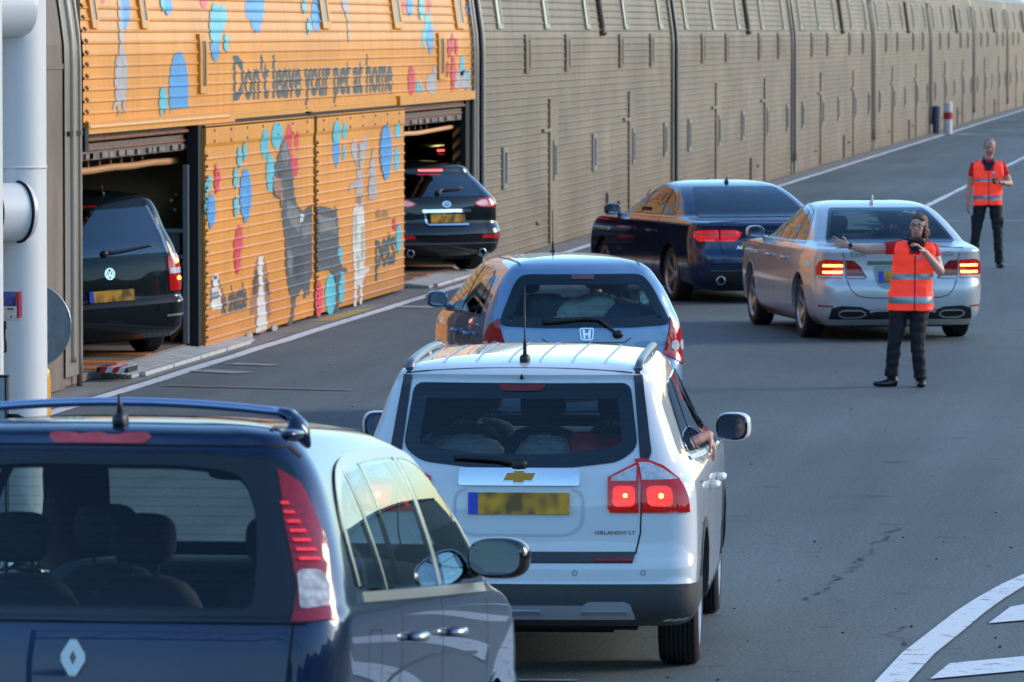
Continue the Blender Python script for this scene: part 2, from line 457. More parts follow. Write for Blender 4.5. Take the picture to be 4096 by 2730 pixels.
# cracks in the asphalt
CRK = mat("crack", (.03, .034, .036), .95)
cb = MB()
def crack(pts, w, n=26, side=.05):
    for i in range(len(pts) - 1):
        a, b = Vector(pts[i]), Vector(pts[i + 1])
        k = max(2, int((b - a).length / .12)); prev = a
        for j in range(1, k + 1):
            q = a.lerp(b, j / k) + Vector((random.uniform(-side, side), random.uniform(-.03, .03)))
            t = (q - prev).normalized(); nn = Vector((-t.y, t.x)) * w * random.uniform(.3, 1.2)
            if random.random() < .85: cb.add([(prev.x + nn.x, prev.y + nn.y, .006), (prev.x - nn.x, prev.y - nn.y, .006), (q.x - nn.x * .5, q.y - nn.y * .5, .006), (q.x + nn.x * .5, q.y + nn.y * .5, .006)], [(0, 1, 2, 3)])
            prev = q
crack([(-2.52, 40.0), (-2.55, 39.2), (-2.58, 38.1), (-2.62, 36.7), (-2.68, 35.6), (-2.72, 34.6)], .012)
crack([(-2.66, 35.3), (-2.55, 34.6)], .006)
crack([(-2.06, 33.2), (-2.12, 32.7), (-2.02, 32.45), (-2.0, 32.0), (-2.08, 31.7)], .010, side=.03)
crack([(-3.0, 33.05), (-2.4, 33.15), (-1.95, 33.2), (-1.2, 33.3)], .004, side=.004)
tag(cb.build("asphalt_cracks", CRK, fix=False), kind='structure')
stb = MB()
for _ in range(70):     # small stones and litter specks
    x, y = random.uniform(-9.5, 0), random.uniform(29, 75); s = random.uniform(.004, .013) * (y / 40)
    stb.ball((x, y, s * .5), (s, s * 1.4, s * .6), nu=6, nv=4)
tag(stb.build("grit", mat("grit", (.22, .21, .20), .8, var=.4, scale=2)), kind='stuff')
stb = MB()
for _ in range(35):
    x, y = random.uniform(-3.2, 0), random.uniform(30, 40); s = random.uniform(.004, .011)
    stb.ball((x, y, s * .5), (s, s * 1.4, s * .6), nu=6, nv=4)
tag(stb.build("loose_stones", mat("dark_stone", (.03, .03, .03), .8, var=.4, scale=2)), kind='stuff')

# platform strip between the edge line and the train
CONC = mat("platform_concrete", (.20, .19, .17), .8, var=.22, scale=1.6, bump=.3, stretch=(3, .5, 1))
pv, pf = quadstrip(-11.6, -10.72, [20, 60, 120, 300, 600], lambda y: .006)
tag(MB().add(pv, pf).build("platform_strip", CONC, fix=False), kind='structure')
flat("yellow_patch", [(-10.98, 67.2), (-10.74, 67.4), (-10.72, 70.4), (-10.9, 70.2)], .010, YELP)

# ------------------------------------------------------------------ the train
WX = -11.15; BREAK = 3.2; TOPZ = 4.95
def base_x(z):
    """smooth section of a wagon side: upright, then leaning in, then rounding over"""
    if z <= BREAK - .12: return 0.0
    if z <= BREAK + .12: t = (z - BREAK + .12) / .24; return -.14 * .12 * t * t
    x = -.14 * .12 - .14 * (z - BREAK - .12)
    if z > 4.15: x -= .45 * (z - 4.15) ** 2
    return x
def ribbed(z0, z1, step=.111, hgt=.014):
    prof = []; k = int(math.ceil(z0 / step + .2)); z = z0; prof.append((z0, base_x(z0)))
    while k * step < z1 - .03:
        c = k * step
        prof += [(c - .017, base_x(c)), (c - .007, base_x(c) + hgt), (c + .007, base_x(c) + hgt), (c + .019, base_x(c))]; k += 1
    prof.append((z1, base_x(z1)))
    return prof
FULL = ribbed(.02, 4.50)
def prof_x(prof, z):
    for (a, xa), (b, xb) in zip(prof, prof[1:]):
        if a <= z <= b: return xa + (xb - xa) * (z - a) / max(b - a, 1e-6)
    return prof[-1][1] if z > prof[-1][0] else prof[0][1]
def sheet(prof, y0, y1, out=0.0):
    n = len(prof); k = max(1, int((y1 - y0) / 1.5)); v = []; f = []
    for j in range(k + 1):
        y = y0 + (y1 - y0) * j / k
        v += [(WX + x + out, y, z) for z, x in prof]
    for j in range(k):
        for i in range(n - 1): f.append((j * n + i, (j + 1) * n + i, (j + 1) * n + i + 1, j * n + i + 1))
    return v, f
def metal_mat(name, col, var, streak, rough, metal):
    """weathered steel or painted sheet: rain streaks, grime towards the sill, faint blotches"""
    m = mat(name, col, rough, metal); nt = m.node_tree; b = nt.nodes["Principled BSDF"]
    tc = nt.nodes.new("ShaderNodeNewGeometry"); L = nt.links.new
    def nz(st, sc_, lo, hi, a, c):
        mp = nt.nodes.new("ShaderNodeMapping"); mp.inputs["Scale"].default_value = st; L(tc.outputs["Position"], mp.inputs[0])
        n = nt.nodes.new("ShaderNodeTexNoise"); n.inputs["Scale"].default_value = sc_; n.inputs["Detail"].default_value = 6; n.inputs["Roughness"].default_value = .6; L(mp.outputs[0], n.inputs["Vector"])
        r = nt.nodes.new("ShaderNodeMapRange"); r.inputs["From Min"].default_value = lo; r.inputs["From Max"].default_value = hi; r.inputs["To Min"].default_value = a; r.inputs["To Max"].default_value = c; L(n.outputs[0], r.inputs[0]); return r
    a = nz((1, 1, .09), 5.0, .3, .7, 1 - streak, 1 + streak); c = nz((1, .5, 1), .8, .3, .7, 1 - var, 1 + var)
    mu = nt.nodes.new("ShaderNodeMath"); mu.operation = 'MULTIPLY'; L(a.outputs[0], mu.inputs[0]); L(c.outputs[0], mu.inputs[1])
    s = nt.nodes.new("ShaderNodeVectorMath"); s.operation = 'SCALE'; s.inputs[0].default_value = col; L(mu.outputs[0], s.inputs["Scale"])
    # brown brake dust collects on the lowest metre
    sp = nt.nodes.new("ShaderNodeSeparateXYZ"); L(tc.outputs["Position"], sp.inputs[0])
    rg = nt.nodes.new("ShaderNodeMapRange"); rg.inputs["From Min"].default_value = 1.3; rg.inputs["From Max"].default_value = 0.0; rg.inputs["To Max"].default_value = .75; L(sp.outputs[2], rg.inputs[0])
    mu2 = nt.nodes.new("ShaderNodeMath"); mu2.operation = 'MULTIPLY'; L(rg.outputs[0], mu2.inputs[0]); L(nz((1, .35, .6), 1.3, .3, .62, .15, 1).outputs[0], mu2.inputs[1])
    mx = nt.nodes.new("ShaderNodeMix"); mx.data_type = 'RGBA'; L(mu2.outputs[0], mx.inputs[0]); L(s.outputs[0], mx.inputs[6])
    mx.inputs[7].default_value = (col[0] * .72, col[1] * .55, col[2] * .42, 1)
    L(mx.outputs[2], b.inputs["Base Color"])
    return m
STEEL = metal_mat("brushed_steel_cladding", (.208, .168, .114), .26, .16, .60, .15)
STEELP = mat("steel_end_pillar", (.30, .26, .22), .42, .5, var=.22, scale=2.5, stretch=(1, 1, .15))
STEELD = mat("sooty_steel", (.17, .13, .10), .6, .3, var=.35, scale=1.6, stretch=(1, 1, .4))
ORANGE = metal_mat("orange_painted_sheet", (.70, .285, .03), .12, .10, .42, 0)
ORANGED = mat("orange_fittings", (.66, .29, .04), .45, var=.1, scale=6)
SLOT = mat("slot_glass", (.10, .125, .125), .18, coat=.4, var=.15, scale=3)
SLOTB = mat("slot_mesh_brown", (.16, .085, .035), .5, var=.2, scale=60)
GASKET = mat("rubber_gasket", (.008, .008, .008), .8)
def slot(y, z0, z1, w, parent, fm, pm, step=.08):
    """narrow window following the wagon side: raised frame with a sunk pane"""
    def band(a0, a1, za, zb, o0, m, name, par):
        n = max(1, int((zb - za) / step)); v = []; f = []
        for i in range(n + 1):
            z = za + (zb - za) * i / n; x = WX + base_x(z)
            v += [(x - .01, a0, z), (x + o0, a0, z), (x + o0, a1, z), (x - .01, a1, z)]
        for i in range(n):
            for k in range(3): f.append((4 * i + k, 4 * i + k + 1, 4 * i + k + 5, 4 * i + k + 4))
        f += [(3, 2, 1, 0), (4 * n, 4 * n + 1, 4 * n + 2, 4 * n + 3)]
        return v, f
    b = MB()
    for args in ((y - w / 2, y - w * .27, z0, z1), (y + w * .27, y + w / 2, z0, z1), (y - w * .27, y + w * .27, z0, z0 + .075), (y - w * .27, y + w * .27, z1 - .075, z1)):
        b.add(*band(*args, .036, None, None, None))
    fr = b.build("window", fm, parent)
    MB().add(*band(y - w * .27, y + w * .27, z0 + .075, z1 - .075, .027, None, None, None)).build("pane", pm, fr)
    return fr
WLEN = 27.3
def roof_mesh(y0, y1):
    pts = [(4.50, base_x(4.50)), (4.60, base_x(4.50) - .14), (4.72, base_x(4.50) - .42), (4.85, base_x(4.50) - .95), (TOPZ, -2.05)]
    pts += [(z, -4.1 - x) for z, x in pts[::-1][1:]] + [(0.02, -4.1)]
    return sheet(pts, y0, y1)
def end_parts(root, y0, y1):
    """light steel corner pillars and the dark gangway gap at both ends"""
    for ya, yb in ((y0 + .18, y0 + .52), (y1 - .66, y1 - .32)):
        pr = [(z, base_x(z) + .03) for z in [0.02] + [i * .2 for i in range(1, 23)] + [4.52]]
        v, f = sheet(pr, ya, yb); b = MB().add(v, f)
        b.tube([(WX + base_x(z) + .03, ya, z) for z in [i * .3 for i in range(1, 15)]], .035, 8)
        b.build("end_pillar", STEELP, root, smooth=True, fix=False)
    g = MB()
    for ya, yb in ((y0 - .34, y0 + .19),):
        pr = [(z, base_x(z) - .012) for z in [0.02] + [i * .2 for i in range(1, 23)] + [4.5]]
        g.add(*sheet(pr, ya, yb))
        g.bbox((WX - .44, ya, 0.01), (WX - .15, yb, 4.2))
    g.build("gangway_gap", GASKET, root, fix=False)
def steel_wagon(y0):
    root = empty("train_wagon", (0, 0, 0)); y1 = y0 + WLEN
    MB().add(*sheet(FULL, y0 + .5, y1 - .6)).build("side_wall", STEEL, root, fix=False)
    MB().add(*roof_mesh(y0 + .18, y1 - .32)).build("roof", STEELP, root, smooth=True, fix=False)
    end_parts(root, y0, y1)
    w = lambda u: y0 + u
    for u in (2.36, 7.92, 13.38, 19.1, 24.9): slot(w(u), 3.36, 4.15, .55, root, STEELP, SLOT)
    for u in (5.36, 10.4, 18.1, 23.1): slot(w(u), 2.70, 3.27, .60, root, STEELD, SLOTB)
    for u in (2.7, 14.1, 25.5): slot(w(u), 1.04, 1.64, .55, root, STEELP, SLOT)
    for u in (8.5, 19.8):       # tall closed door covers
        b = MB(); b.bbox((WX - .01, w(u) - .50, .06), (WX + .035, w(u) + .50, 2.25)); b.bbox((WX + .0, w(u) - .52, 2.25), (WX + .045, w(u) + .54, 2.28))
        d = b.build("door_cover", STEEL, root)
        fr = MB().bbox((WX + .03, w(u) - .15, 1.02), (WX + .056, w(u) + .25, 1.64)).build("door_window", STEELP, d)
        MB().bbox((WX + .05, w(u) - .06, 1.10), (WX + .062, w(u) + .16, 1.56)).build("door_handle", SATIN, d) if 0 else None
        MB().bbox((WX + .05, w(u) - .06, 1.10), (WX + .062, w(u) + .16, 1.56)).build("pane", SLOT, d)
        MB().bbox((WX, w(u) - 1.35, 1.78), (WX + .05, w(u) - .5, 1.83)).build("bracket", STEELP, d)
    b = MB().tube([(WX + base_x(z) + .05, w(15.2), z) for z in (3.36, 3.6, 3.9, 4.2)], .05, 8); b.ball((WX + .04, w(15.2), 3.30), (.07, .12, .06)); b.build("vent_pipe", STEELD, root)
    b = MB().bbox((WX - .01, w(15.9), .05), (WX + .045, w(16.2), .62)); b.ball((WX + .02, w(17.8), .42), (.03, .1, .04)); b.ball((WX + .02, w(6.6), .42), (.03, .1, .04)); b.build("access_hatch", STEELD, root)
    return root
# the orange loading wagon: decals are traced on its side wall in photo pixels (4096 px wide) and turned into metres along the wagon
OY0, OY1 = 55.0, 82.9
CY, SY = math.cos(R(7.34)), math.sin(R(7.34)); CP, SP = math.cos(R(2.992)), math.sin(R(2.992))
def onwall(px, py, off=0.0):
    u = (px / 4 - 512) / 5950; v = (341 - py / 4) / 5950
    X, Y, Z = u, CP + v * SP, -SP + v * CP
    X, Y = X * CY - Y * SY, X * SY + Y * CY
    k = (WX + off) / X; z = CAM_H + Z * k
    if z > BREAK:
        for _ in range(3): k = (WX + base_x(z) + off) / X; z = CAM_H + Z * k
    return (Y * k, z)
LAYER = [0]
def decal(name, polys, m, parent, prof, out=0.0, z0=0.0, z1=5.0, faces=None, shear=None):
    """flat 2D shapes (y,z) laid onto the ribbed side"""
    bm = bmesh.new(); LAYER[0] = (LAYER[0] + 1) % 14
    if faces is None:
        for poly in polys:
            v, t = tri2d(poly, (), 3.0)
            vs = [bm.verts.new((0, p.x, p.y)) for p in v]
            for q in t:
                try: bm.faces.new([vs[i] for i in q])
                except ValueError: pass
    else:
        vs = [bm.verts.new((0, p[0], p[1])) for p in polys]
        for q in faces:
            try: bm.faces.new([vs[i] for i in q])
            except ValueError: pass
    cuts = [z for z, x in prof] + [BREAK + i * .1 for i in range(10)]
    zmin = min((v.co.z for v in bm.verts), default=0); zmax = max((v.co.z for v in bm.verts), default=0)
    for z in cuts:
        if zmin < z < zmax:
            bmesh.ops.bisect_plane(bm, geom=bm.verts[:] + bm.edges[:] + bm.faces[:], plane_co=(0, 0, z), plane_no=(0, 0, 1), dist=1e-5)
    bad = [f for f in bm.faces if f.calc_center_median().z < z0 or f.calc_center_median().z > z1]
    bmesh.ops.delete(bm, geom=bad, context='FACES')
    for v in bm.verts: v.co.x = WX + out + prof_x(prof, v.co.z) + .003 + LAYER[0] * .0007
    bmesh.ops.recalc_face_normals(bm, faces=bm.faces)
    me = bpy.data.meshes.new(name); bm.to_mesh(me); bm.free()
    me.materials.append(m); o = bpy.data.objects.new(name, me); COL.objects.link(o); o.parent = parent
    return o
D_BLUE = mat("decal_blue", (.07, .30, .62), .4, var=.2, scale=1.5)
D_CYAN = mat("decal_cyan", (.10, .46, .55), .4, var=.15, scale=1.5)
D_PINK = mat("decal_pink", (.66, .045, .07), .4, var=.15, scale=1.5)
D_GREY = mat("decal_dark_grey", (.075, .075, .08), .45, var=.3, scale=5)
D_SLATE = mat("decal_slate", (.05, .085, .10), .4)
D_LGREY = mat("decal_light_grey", (.40, .37, .37), .45, var=.2, scale=6)
D_WHITE = mat("decal_white", (.62, .60, .55), .45, var=.12, scale=5)
D_BROWN = mat("decal_brown", (.33, .15, .08), .45, var=.35, scale=5)
wag = empty("train_wagon")
tag(wag, "orange loading wagon with animal pictures, lettering and two open doorways", "train wagon", "wagons of the car train")
UP = [(z, x) for z, x in FULL if z > 2.40]; UP = [(2.40, base_x(2.4))] + UP
upper = MB().add(*sheet(UP, OY0, OY1 - .74)).build("upper_wall", ORANGE, wag, fix=False)
MB().add(*roof_mesh(OY0, OY1 - .5)).build("roof", ORANGED, wag, smooth=True, fix=False)
b = MB(); b.tube([(WX + .035, OY0 + .05, 2.42), (WX + .035, 62.5, 2.42)], (.03), 8); b.bbox((WX - .01, OY0, 2.36), (WX + .055, 62.9, 2.47)); b.bbox((WX - .01, 75.0, 2.38), (WX + .055, OY1 - .76, 2.50))
b.bbox((WX - .02, 62.9, 2.385), (WX + .012, 75.0, 2.47)); b.build("lintel", ORANGED, wag)
rv = MB()
for k in range(26):
    z = 2.46 + k * .111
    if z < 4.3: rv.ball((WX + base_x(z) + .012, OY0 + .12, z), .025, nu=6, nv=4); rv.ball((WX + base_x(z) + .012, OY1 - .85, z), .025, nu=6, nv=4)
rv.build("rivets", STEELD, wag)
DPROF = [(z, x) for z, x in ribbed(.05, 2.12)] + [(2.13, .004), (2.16, .012), (2.34, .012)]
DOUT = .10
doors = []
for ya, yb in ((60.84, 67.82), (68.02, 75.0)):
    d = MB(); d.add(*sheet(DPROF, ya, yb, DOUT)); d.bbox((WX + .02, ya, .05), (WX + DOUT + .002, ya + .02, 2.35)); d.bbox((WX + .02, yb - .02, .05), (WX + DOUT + .002, yb, 2.35)); d.bbox((WX - .02, ya, 2.325), (WX + DOUT + .012, yb, 2.35))
    dd = d.build("sliding_door", ORANGE, wag, fix=False); doors.append(dd)
    r_ = MB(); n = 7
    for k in range(n):
        y = ya + (yb - ya) * (k + .5) / n
        for z in (2.18, 2.29): r_.ball((WX + DOUT + .014, y, z), (.012, .035, .018), nu=6, nv=4)
    for k in range(18): r_.ball((WX + DOUT + .01, ya + .06, .15 + k * .111), (.02, .05, .02), nu=6, nv=4)
    r_.build("rivets", STEELD, dd)
b = MB(); b.bbox((WX - .05, 60.62, .02), (WX + .07, 60.84, 2.36)); b.bbox((WX - .02, 67.82, .02), (WX + .06, 68.02, 2.40)); b.bbox((WX - .1, 81.7, .02), (WX - .02, 82.2, 2.42)); b.bbox((WX - .03, 60.84, 2.35), (WX + .05, 75.0, 2.38)); b.build("door_gasket", GASKET, wag)
# right end pillar, rounded, with dark rubber beside it
b = MB(); b.add(*sheet([(z, base_x(z) + .02) for z in [.02] + [i * .2 for i in range(1, 23)]], 82.15, 82.5))
for yy in (82.18, 82.48): b.tube([(WX + base_x(z) + .02, yy, z) for z in [i * .3 for i in range(0, 15)]], .04, 8)
b.build("end_pillar", STEELP, wag, smooth=True, fix=False)
# doorway headers with rusty track, cable chain and coiled hose
HEAD = mat("door_header", (.13, .085, .065), .6, .2, var=.5, scale=9)
RUST = mat("rusty_runner", (.22, .085, .04), .7, var=.4, scale=8)
HOSE = mat("coiled_hose", (.72, .36, .14), .5)
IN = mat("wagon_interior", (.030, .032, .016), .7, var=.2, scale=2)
INFLOOR = mat("wagon_floor", (.16, .12, .10), .7, var=.3, scale=3)
AMBER = mat("amber_floor_plate", (.62, .17, .02), .6, var=.3, scale=6)
for ya, yb in ((54.8, 61.02), (75.0, 81.8)):
    b = MB(); b.bbox((WX - .30, ya, 2.28), (WX - .05, yb, 2.40)); b.bbox((WX - .16, ya, 2.10), (WX - .08, yb, 2.26)); b.build("door_header", HEAD, wag)
    b = MB(); b.tube([(WX - .04, ya, 2.30), (WX - .04, yb, 2.30)], .018, 8); b.tube([(WX - .07, ya, 2.20), (WX - .07, yb, 2.20)], .01, 6); b.build("door_runner", RUST, wag)
    b = MB()
    for k in range(14):
        y = ya + (yb - ya) * (k + random.random()) / 14; b.box((WX - .07, y, 2.14), (.03, random.uniform(.1, .35), .05))
    b.build("roller_bracket", mat("grey_bracket", (.20, .17, .14), .5, .3, var=.5, scale=10), wag)
    b = MB()
    if ya < 60:
        for k in range(int((yb - ya) / .10)):
            y = ya + k * .10; b.revolve([(-.032, .02), (-.02, .036), (.02, .036), (.032, .02)], (WX - .22, y, 1.99 + .004 * math.sin(k * .3)), 'y', 10)
        b.tube([(WX - .22, ya, 1.99), (WX - .22, yb, 1.99)], .02, 8)
    else: b.tube([(WX - .22, ya, 2.0), (WX - .22, (ya + yb) / 2, 1.97), (WX - .22, yb, 2.0)], .03, 8)
    b.build("coiled_hose", HOSE, wag)
    b = MB()
    for k in range(8): b.box((WX - .22, ya + .4 + k * .55, 2.06), (.02, .05, .08))
    b.build("hose_hook", RUST, wag)
# inside: floor, far wall, ceiling, ends
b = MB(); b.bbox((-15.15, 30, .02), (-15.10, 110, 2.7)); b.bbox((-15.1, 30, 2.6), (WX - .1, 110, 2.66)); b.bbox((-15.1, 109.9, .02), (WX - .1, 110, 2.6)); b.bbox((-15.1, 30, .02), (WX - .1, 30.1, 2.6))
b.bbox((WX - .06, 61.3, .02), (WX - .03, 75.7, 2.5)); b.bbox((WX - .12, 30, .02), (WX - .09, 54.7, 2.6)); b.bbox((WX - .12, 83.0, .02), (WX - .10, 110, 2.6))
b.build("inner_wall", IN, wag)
b = MB(); b.bbox((-15.1, 30.1, .02), (WX - .05, 109.9, .095)); b.build("wagon_floor", INFLOOR, wag)
b = MB()
for y, w in ((55.9, .5), (56.9, .45), (58.4, .3), (60.6, .5), (77.0, .4), (78.2, .3), (80.6, .4)): b.bbox((-12.7, y, .095), (WX - .06, y + w, .101))
b.build("floor_marking", AMBER, wag)
def hazard(y, z0, z1, x=-11.75, w=.34):
    st = MB(); dk = MB(); dk.bbox((x - w / 2, y, z0), (x + w / 2, y + .03, z1))
    k = z0
    while k < z1 - .26:
        st.add([(x - w / 2, y - .004, k), (x + w / 2, y - .004, k + .18), (x + w / 2, y - .004, k + .25), (x - w / 2, y - .004, k + .07)], [(0, 1, 2, 3)]); k += .16
    o = dk.build("hazard_board", GASKET, wag); st.build("hazard_stripes", mat("hazard_orange", (.60, .19, .02), .5), o)
hazard(60.9, .1, 1.05, -11.34, .16); hazard(81.75, 1.2, 2.1, -11.27, .18)
b = MB(); b.bbox((-11.22, 60.5, .1), (-11.17, 60.6, 1.95)); b.bbox((-11.45, 60.52, 1.25), (-11.22, 60.58, 1.29)); b.bbox((-11.45, 60.52, .98), (-11.22, 60.58, 1.02)); b.bbox((-11.45, 60.74, 1.03), (-11.3, 60.78, 1.24)); b.build("grab_rail", mat("grey_rail", (.22, .25, .27), .35, .6), wag)
b = MB(); b.ball((-11.38, 60.70, 1.58), .025); b.ball((-11.33, 60.70, 1.64), .015); b.ball((-11.34, 60.7, 1.48), .018); b.build("buttons", SATIN, wag)
lampm = mat("wagon_ceiling_lamp", (1, .9, .5), .5, emit=(1.0, .80, .35), es=1.5)
for y in (87.0, 92.0, 97.0): MB().box((-13.1, y, 2.57), (.15, 1.2, .04)).build("ceiling_lamp", lampm, wag)
# lettering
def wall_text(txt, p0, p1, capz, m, parent, prof, out=0.0, name="lettering", zoff=0.0):
    """baseline from p0 to p1 (photo px), letters capz tall"""
    a = onwall(*p0, out); c = onwall(*p1, out); v, f = text_polys(txt)
    L = c[0] - a[0]; cap = max(q[1] for q in v)
    pts = [(a[0] + q[0] * L, a[1] + zoff + (c[1] - a[1]) * q[0] + q[1] / cap * capz) for q in v]
    return decal(name, pts, m, parent, prof, out, faces=f)
wall_text("Don’t leave your pet at home", (932, 396), (1568, 362), .475, D_SLATE, upper, UP)
wall_text("le shuttle", (886, 1258), (986, 1228), .28, D_SLATE, doors[0], DPROF, DOUT)
wall_text("We love", (1500, 888), (1552, 872), .16, mat("decal_amber", (.45, .22, .05), .45), doors[1], DPROF, DOUT)
wall_text("pets", (1500, 1068), (1580, 1048), .42, D_SLATE, doors[1], DPROF, DOUT)
# shapes: C1, C3, C4 are the three close-ups they were measured in
C1 = lambda x, y: (x / 1.742, y / 1.742)
C3 = lambda x, y: (800 + x / 2.139, y / 2.139)
C4 = lambda x, y: (800 + x / 1.742, 500 + y / 1.742)
def ell(C, cx, cy, rx, ry, tip=0.0):
    """pad outline; tip>0 draws the lower end to a point"""
    out = []
    for k in range(20):
        t = 2 * math.pi * k / 20; w = rx * math.sin(t); h = -ry * math.cos(t)
        if tip and h > 0: w *= 1 - tip * (h / ry) ** 2
        out.append(C(cx + w, cy + h))
    return out
def shapes(C, name, items, m, parent, prof, out=0.0, z0=0.0):
    for it in items:
        pts = ell(C, *it) if not isinstance(it[0], (tuple, list)) else [C(*p) for p in it]
        decal(name, [[onwall(x, y, out) for x, y in pts]], m, parent, prof, out, z0)
S1 = lambda n, i, m: shapes(C1, n, i, m, upper, UP, 0, 2.50)
S3 = lambda n, i, m: shapes(C3, n, i, m, upper, UP, 0, 2.50)
S1("paw_print", [(1240, 640, 68, 285), (1495, 330, 32, 105, .5), (870, 60, 28, 140)], D_BLUE)
S1("paw_print", [(1130, 712, 27, 112), (1495, 170, 42, 150), (1548, 115, 24, 75), (1572, 300, 16, 60), (1130, 20, 18, 60)], D_CYAN)
S1("paw_print", [(1165, 30, 26, 75), (1730, 40, 26, 100)], D_BLUE)
S1("paw_print", [(1418, 10, 24, 50), (718, -5, 12, 30)], D_PINK)
S3("paw_print", [(478, 60, 66, 230, .3), (990, 120, 42, 155, .3), (1968, 330, 26, 135, .4), (1790, 50, 26, 90), (2290, 60, 20, 70)], D_BLUE)
S3("paw_print", [(140, 200, 52, 165), (190, 150, 26, 90), (218, 365, 22, 80), (882, 50, 18, 70), (925, 220, 20, 75), (1885, 60, 22, 110), (1945, 230, 26, 130), (1912, 330, 14, 85), (1862, 760, 16, 85), (1890, 820, 20, 85), (2238, 560, 20, 95), (2285, 650, 14, 62), (2228, 840, 26, 45)], D_CYAN)
S3("paw_print", [(1805, 690, 30, 130), (1812, 860, 18, 60), (2130, 410, 16, 85), (2158, 360, 13, 80), (2190, 400, 12, 70), (2112, 590, 12, 70), (2162, 610, 20, 130), (1738, 50, 14, 60), (1955, 35, 18, 70), (30, 10, 26, 60), (2152, 745, 12, 50)], D_PINK)
S3("cat_picture", [[(2165, 840), (2180, 640), (2200, 590), (2215, 610), (2245, 600), (2262, 580), (2290, 640), (2320, 760), (2350, 770), (2330, 800), (2310, 830), (2280, 820), (2200, 850)]], D_LGREY)
S3("dog_picture", [[(1920, 840), (1930, 760), (1925, 700), (1950, 640), (1985, 620), (1995, 550), (2010, 545), (2020, 640), (2015, 760), (2020, 840), (2000, 840), (1985, 790), (1960, 840)]], D_LGREY)
S1("cat_picture", [[(815, 0), (850, 0), (858, 180), (852, 330), (880, 420), (885, 560), (870, 680), (862, 790), (852, 790), (850, 690), (830, 730), (825, 805), (815, 805), (812, 730), (785, 770), (780, 760), (800, 690), (792, 560), (800, 420), (830, 340), (820, 180)]], D_LGREY)
S3("dog_picture", [[(1200, 0), (1265, 0), (1262, 110), (1275, 370), (1262, 370), (1250, 160), (1215, 60)]], D_LGREY)
A = lambda n, i, m: shapes(C4, n, i, m, doors[0], DPROF, DOUT)
B = lambda n, i, m: shapes(C4, n, i, m, doors[1], DPROF, DOUT)
A("paw_print", [(312, 490, 40, 190, .2), (72, 600, 30, 125, .3)], D_BLUE)
A("paw_print", [(306, 180, 13, 70), (268, 225, 17, 75), (242, 370, 17, 75), (243, 565, 17, 75), (66, 400, 11, 55), (44, 435, 12, 60), (38, 560, 8, 60), (445, 130, 27, 105), (530, 75, 40, 95, .3), (484, 330, 28, 140)], D_CYAN)
A("paw_print", [(268, 800, 24, 110), (240, 830, 10, 45), (245, 920, 14, 45), (258, 960, 20, 80), (108, 400, 13, 80), (105, 310, 10, 40), (128, 360, 8, 40), (118, 430, 9, 35), (612, 120, 26, 130), (670, 110, 15, 70), (664, 290, 18, 70), (632, 300, 22, 110)], D_PINK)
A("dog_picture", [[(545, 190), (575, 100), (600, 100), (620, 200), (640, 330), (655, 500), (680, 570), (715, 600), (760, 560), (778, 550), (778, 1060), (740, 1110), (700, 1150), (665, 1210), (655, 1280), (640, 1390), (612, 1395), (635, 1290), (632, 1210), (610, 1130), (590, 980), (588, 800), (568, 640), (565, 520), (520, 505), (490, 440), (500, 340)]], D_GREY)
D_MID = mat("decal_mid_grey", (.17, .16, .16), .45, var=.35, scale=7)
A("dog_shading", [[(575, 120), (600, 110), (615, 220), (600, 300), (575, 260), (560, 200)], [(600, 520), (650, 560), (700, 620), (690, 760), (640, 700), (600, 640)], [(600, 840), (640, 900), (630, 1050), (608, 1000)], [(700, 700), (770, 680), (770, 760), (710, 800)]], D_MID)
A("dog_shading", [[(540, 330), (575, 340), (570, 380), (545, 375)], [(655, 900), (720, 930), (700, 1060), (660, 1080)]], mat("decal_black_grey", (.04, .04, .045), .45, var=.3, scale=9))
A("dog_muzzle", [[(535, 370), (560, 370), (572, 520), (560, 590), (548, 470)], [(500, 360), (540, 365), (545, 500), (512, 480)]], D_BROWN)
A("saddle_bag", [[(688, 620), (712, 620), (712, 672), (690, 678)]], D_WHITE)
A("small_dog_picture", [[(712, 1100), (728, 1090), (760, 1070), (765, 1120), (755, 1190), (745, 1195), (742, 1130), (735, 1200), (720, 1215)]], D_GREY)
A("dog_picture", [[(365, 1080), (385, 960), (405, 915), (440, 910), (460, 980), (485, 1160), (490, 1330), (475, 1340), (455, 1240), (470, 1420), (440, 1450), (390, 1450), (375, 1300), (350, 1330), (352, 1200)]], D_BROWN)
A("dog_blaze", [[(405, 915), (440, 912), (430, 1020), (440, 1160), (455, 1280), (465, 1420), (385, 1450), (400, 1300), (395, 1230), (410, 1120), (400, 1010)]], D_WHITE)
A("logo", [[(82, 1060), (95, 1035), (112, 1035), (125, 1060), (135, 1140), (140, 1230), (150, 1280), (70, 1290), (70, 1160)]], D_WHITE)
A("logo", [[(90, 1062), (100, 1050), (112, 1050), (120, 1075), (112, 1070), (95, 1080)], [(72, 1150), (80, 1150), (78, 1230), (70, 1235)], [(84, 1172), (92, 1165), (92, 1215), (84, 1220)], [(98, 1165), (106, 1160), (106, 1212), (98, 1214)], [(114, 1160), (122, 1156), (122, 1208), (114, 1210)], [(125, 1070), (131, 1090), (136, 1140), (129, 1140), (122, 1090)], [(72, 1140), (80, 1080), (86, 1080), (79, 1140)]], mat("decal_navy", (.03, .07, .16), .4))
A("paw_print", [(515, 1415, 20, 26), (340, 1465, 22, 22)], D_LGREY)
B("paw_print", [(1290, 190, 42, 195, .3), (945, 170, 26, 130, .4)], D_BLUE)
B("paw_print", [(1375, 40, 20, 60), (1368, 240, 18, 85), (1003, 40, 18, 55), (1000, 195, 12, 55), (905, 1180, 38, 145), (982, 1120, 22, 120), (972, 920, 16, 85), (1380, 790, 18, 110), (945, 50, 28, 80)], D_CYAN)
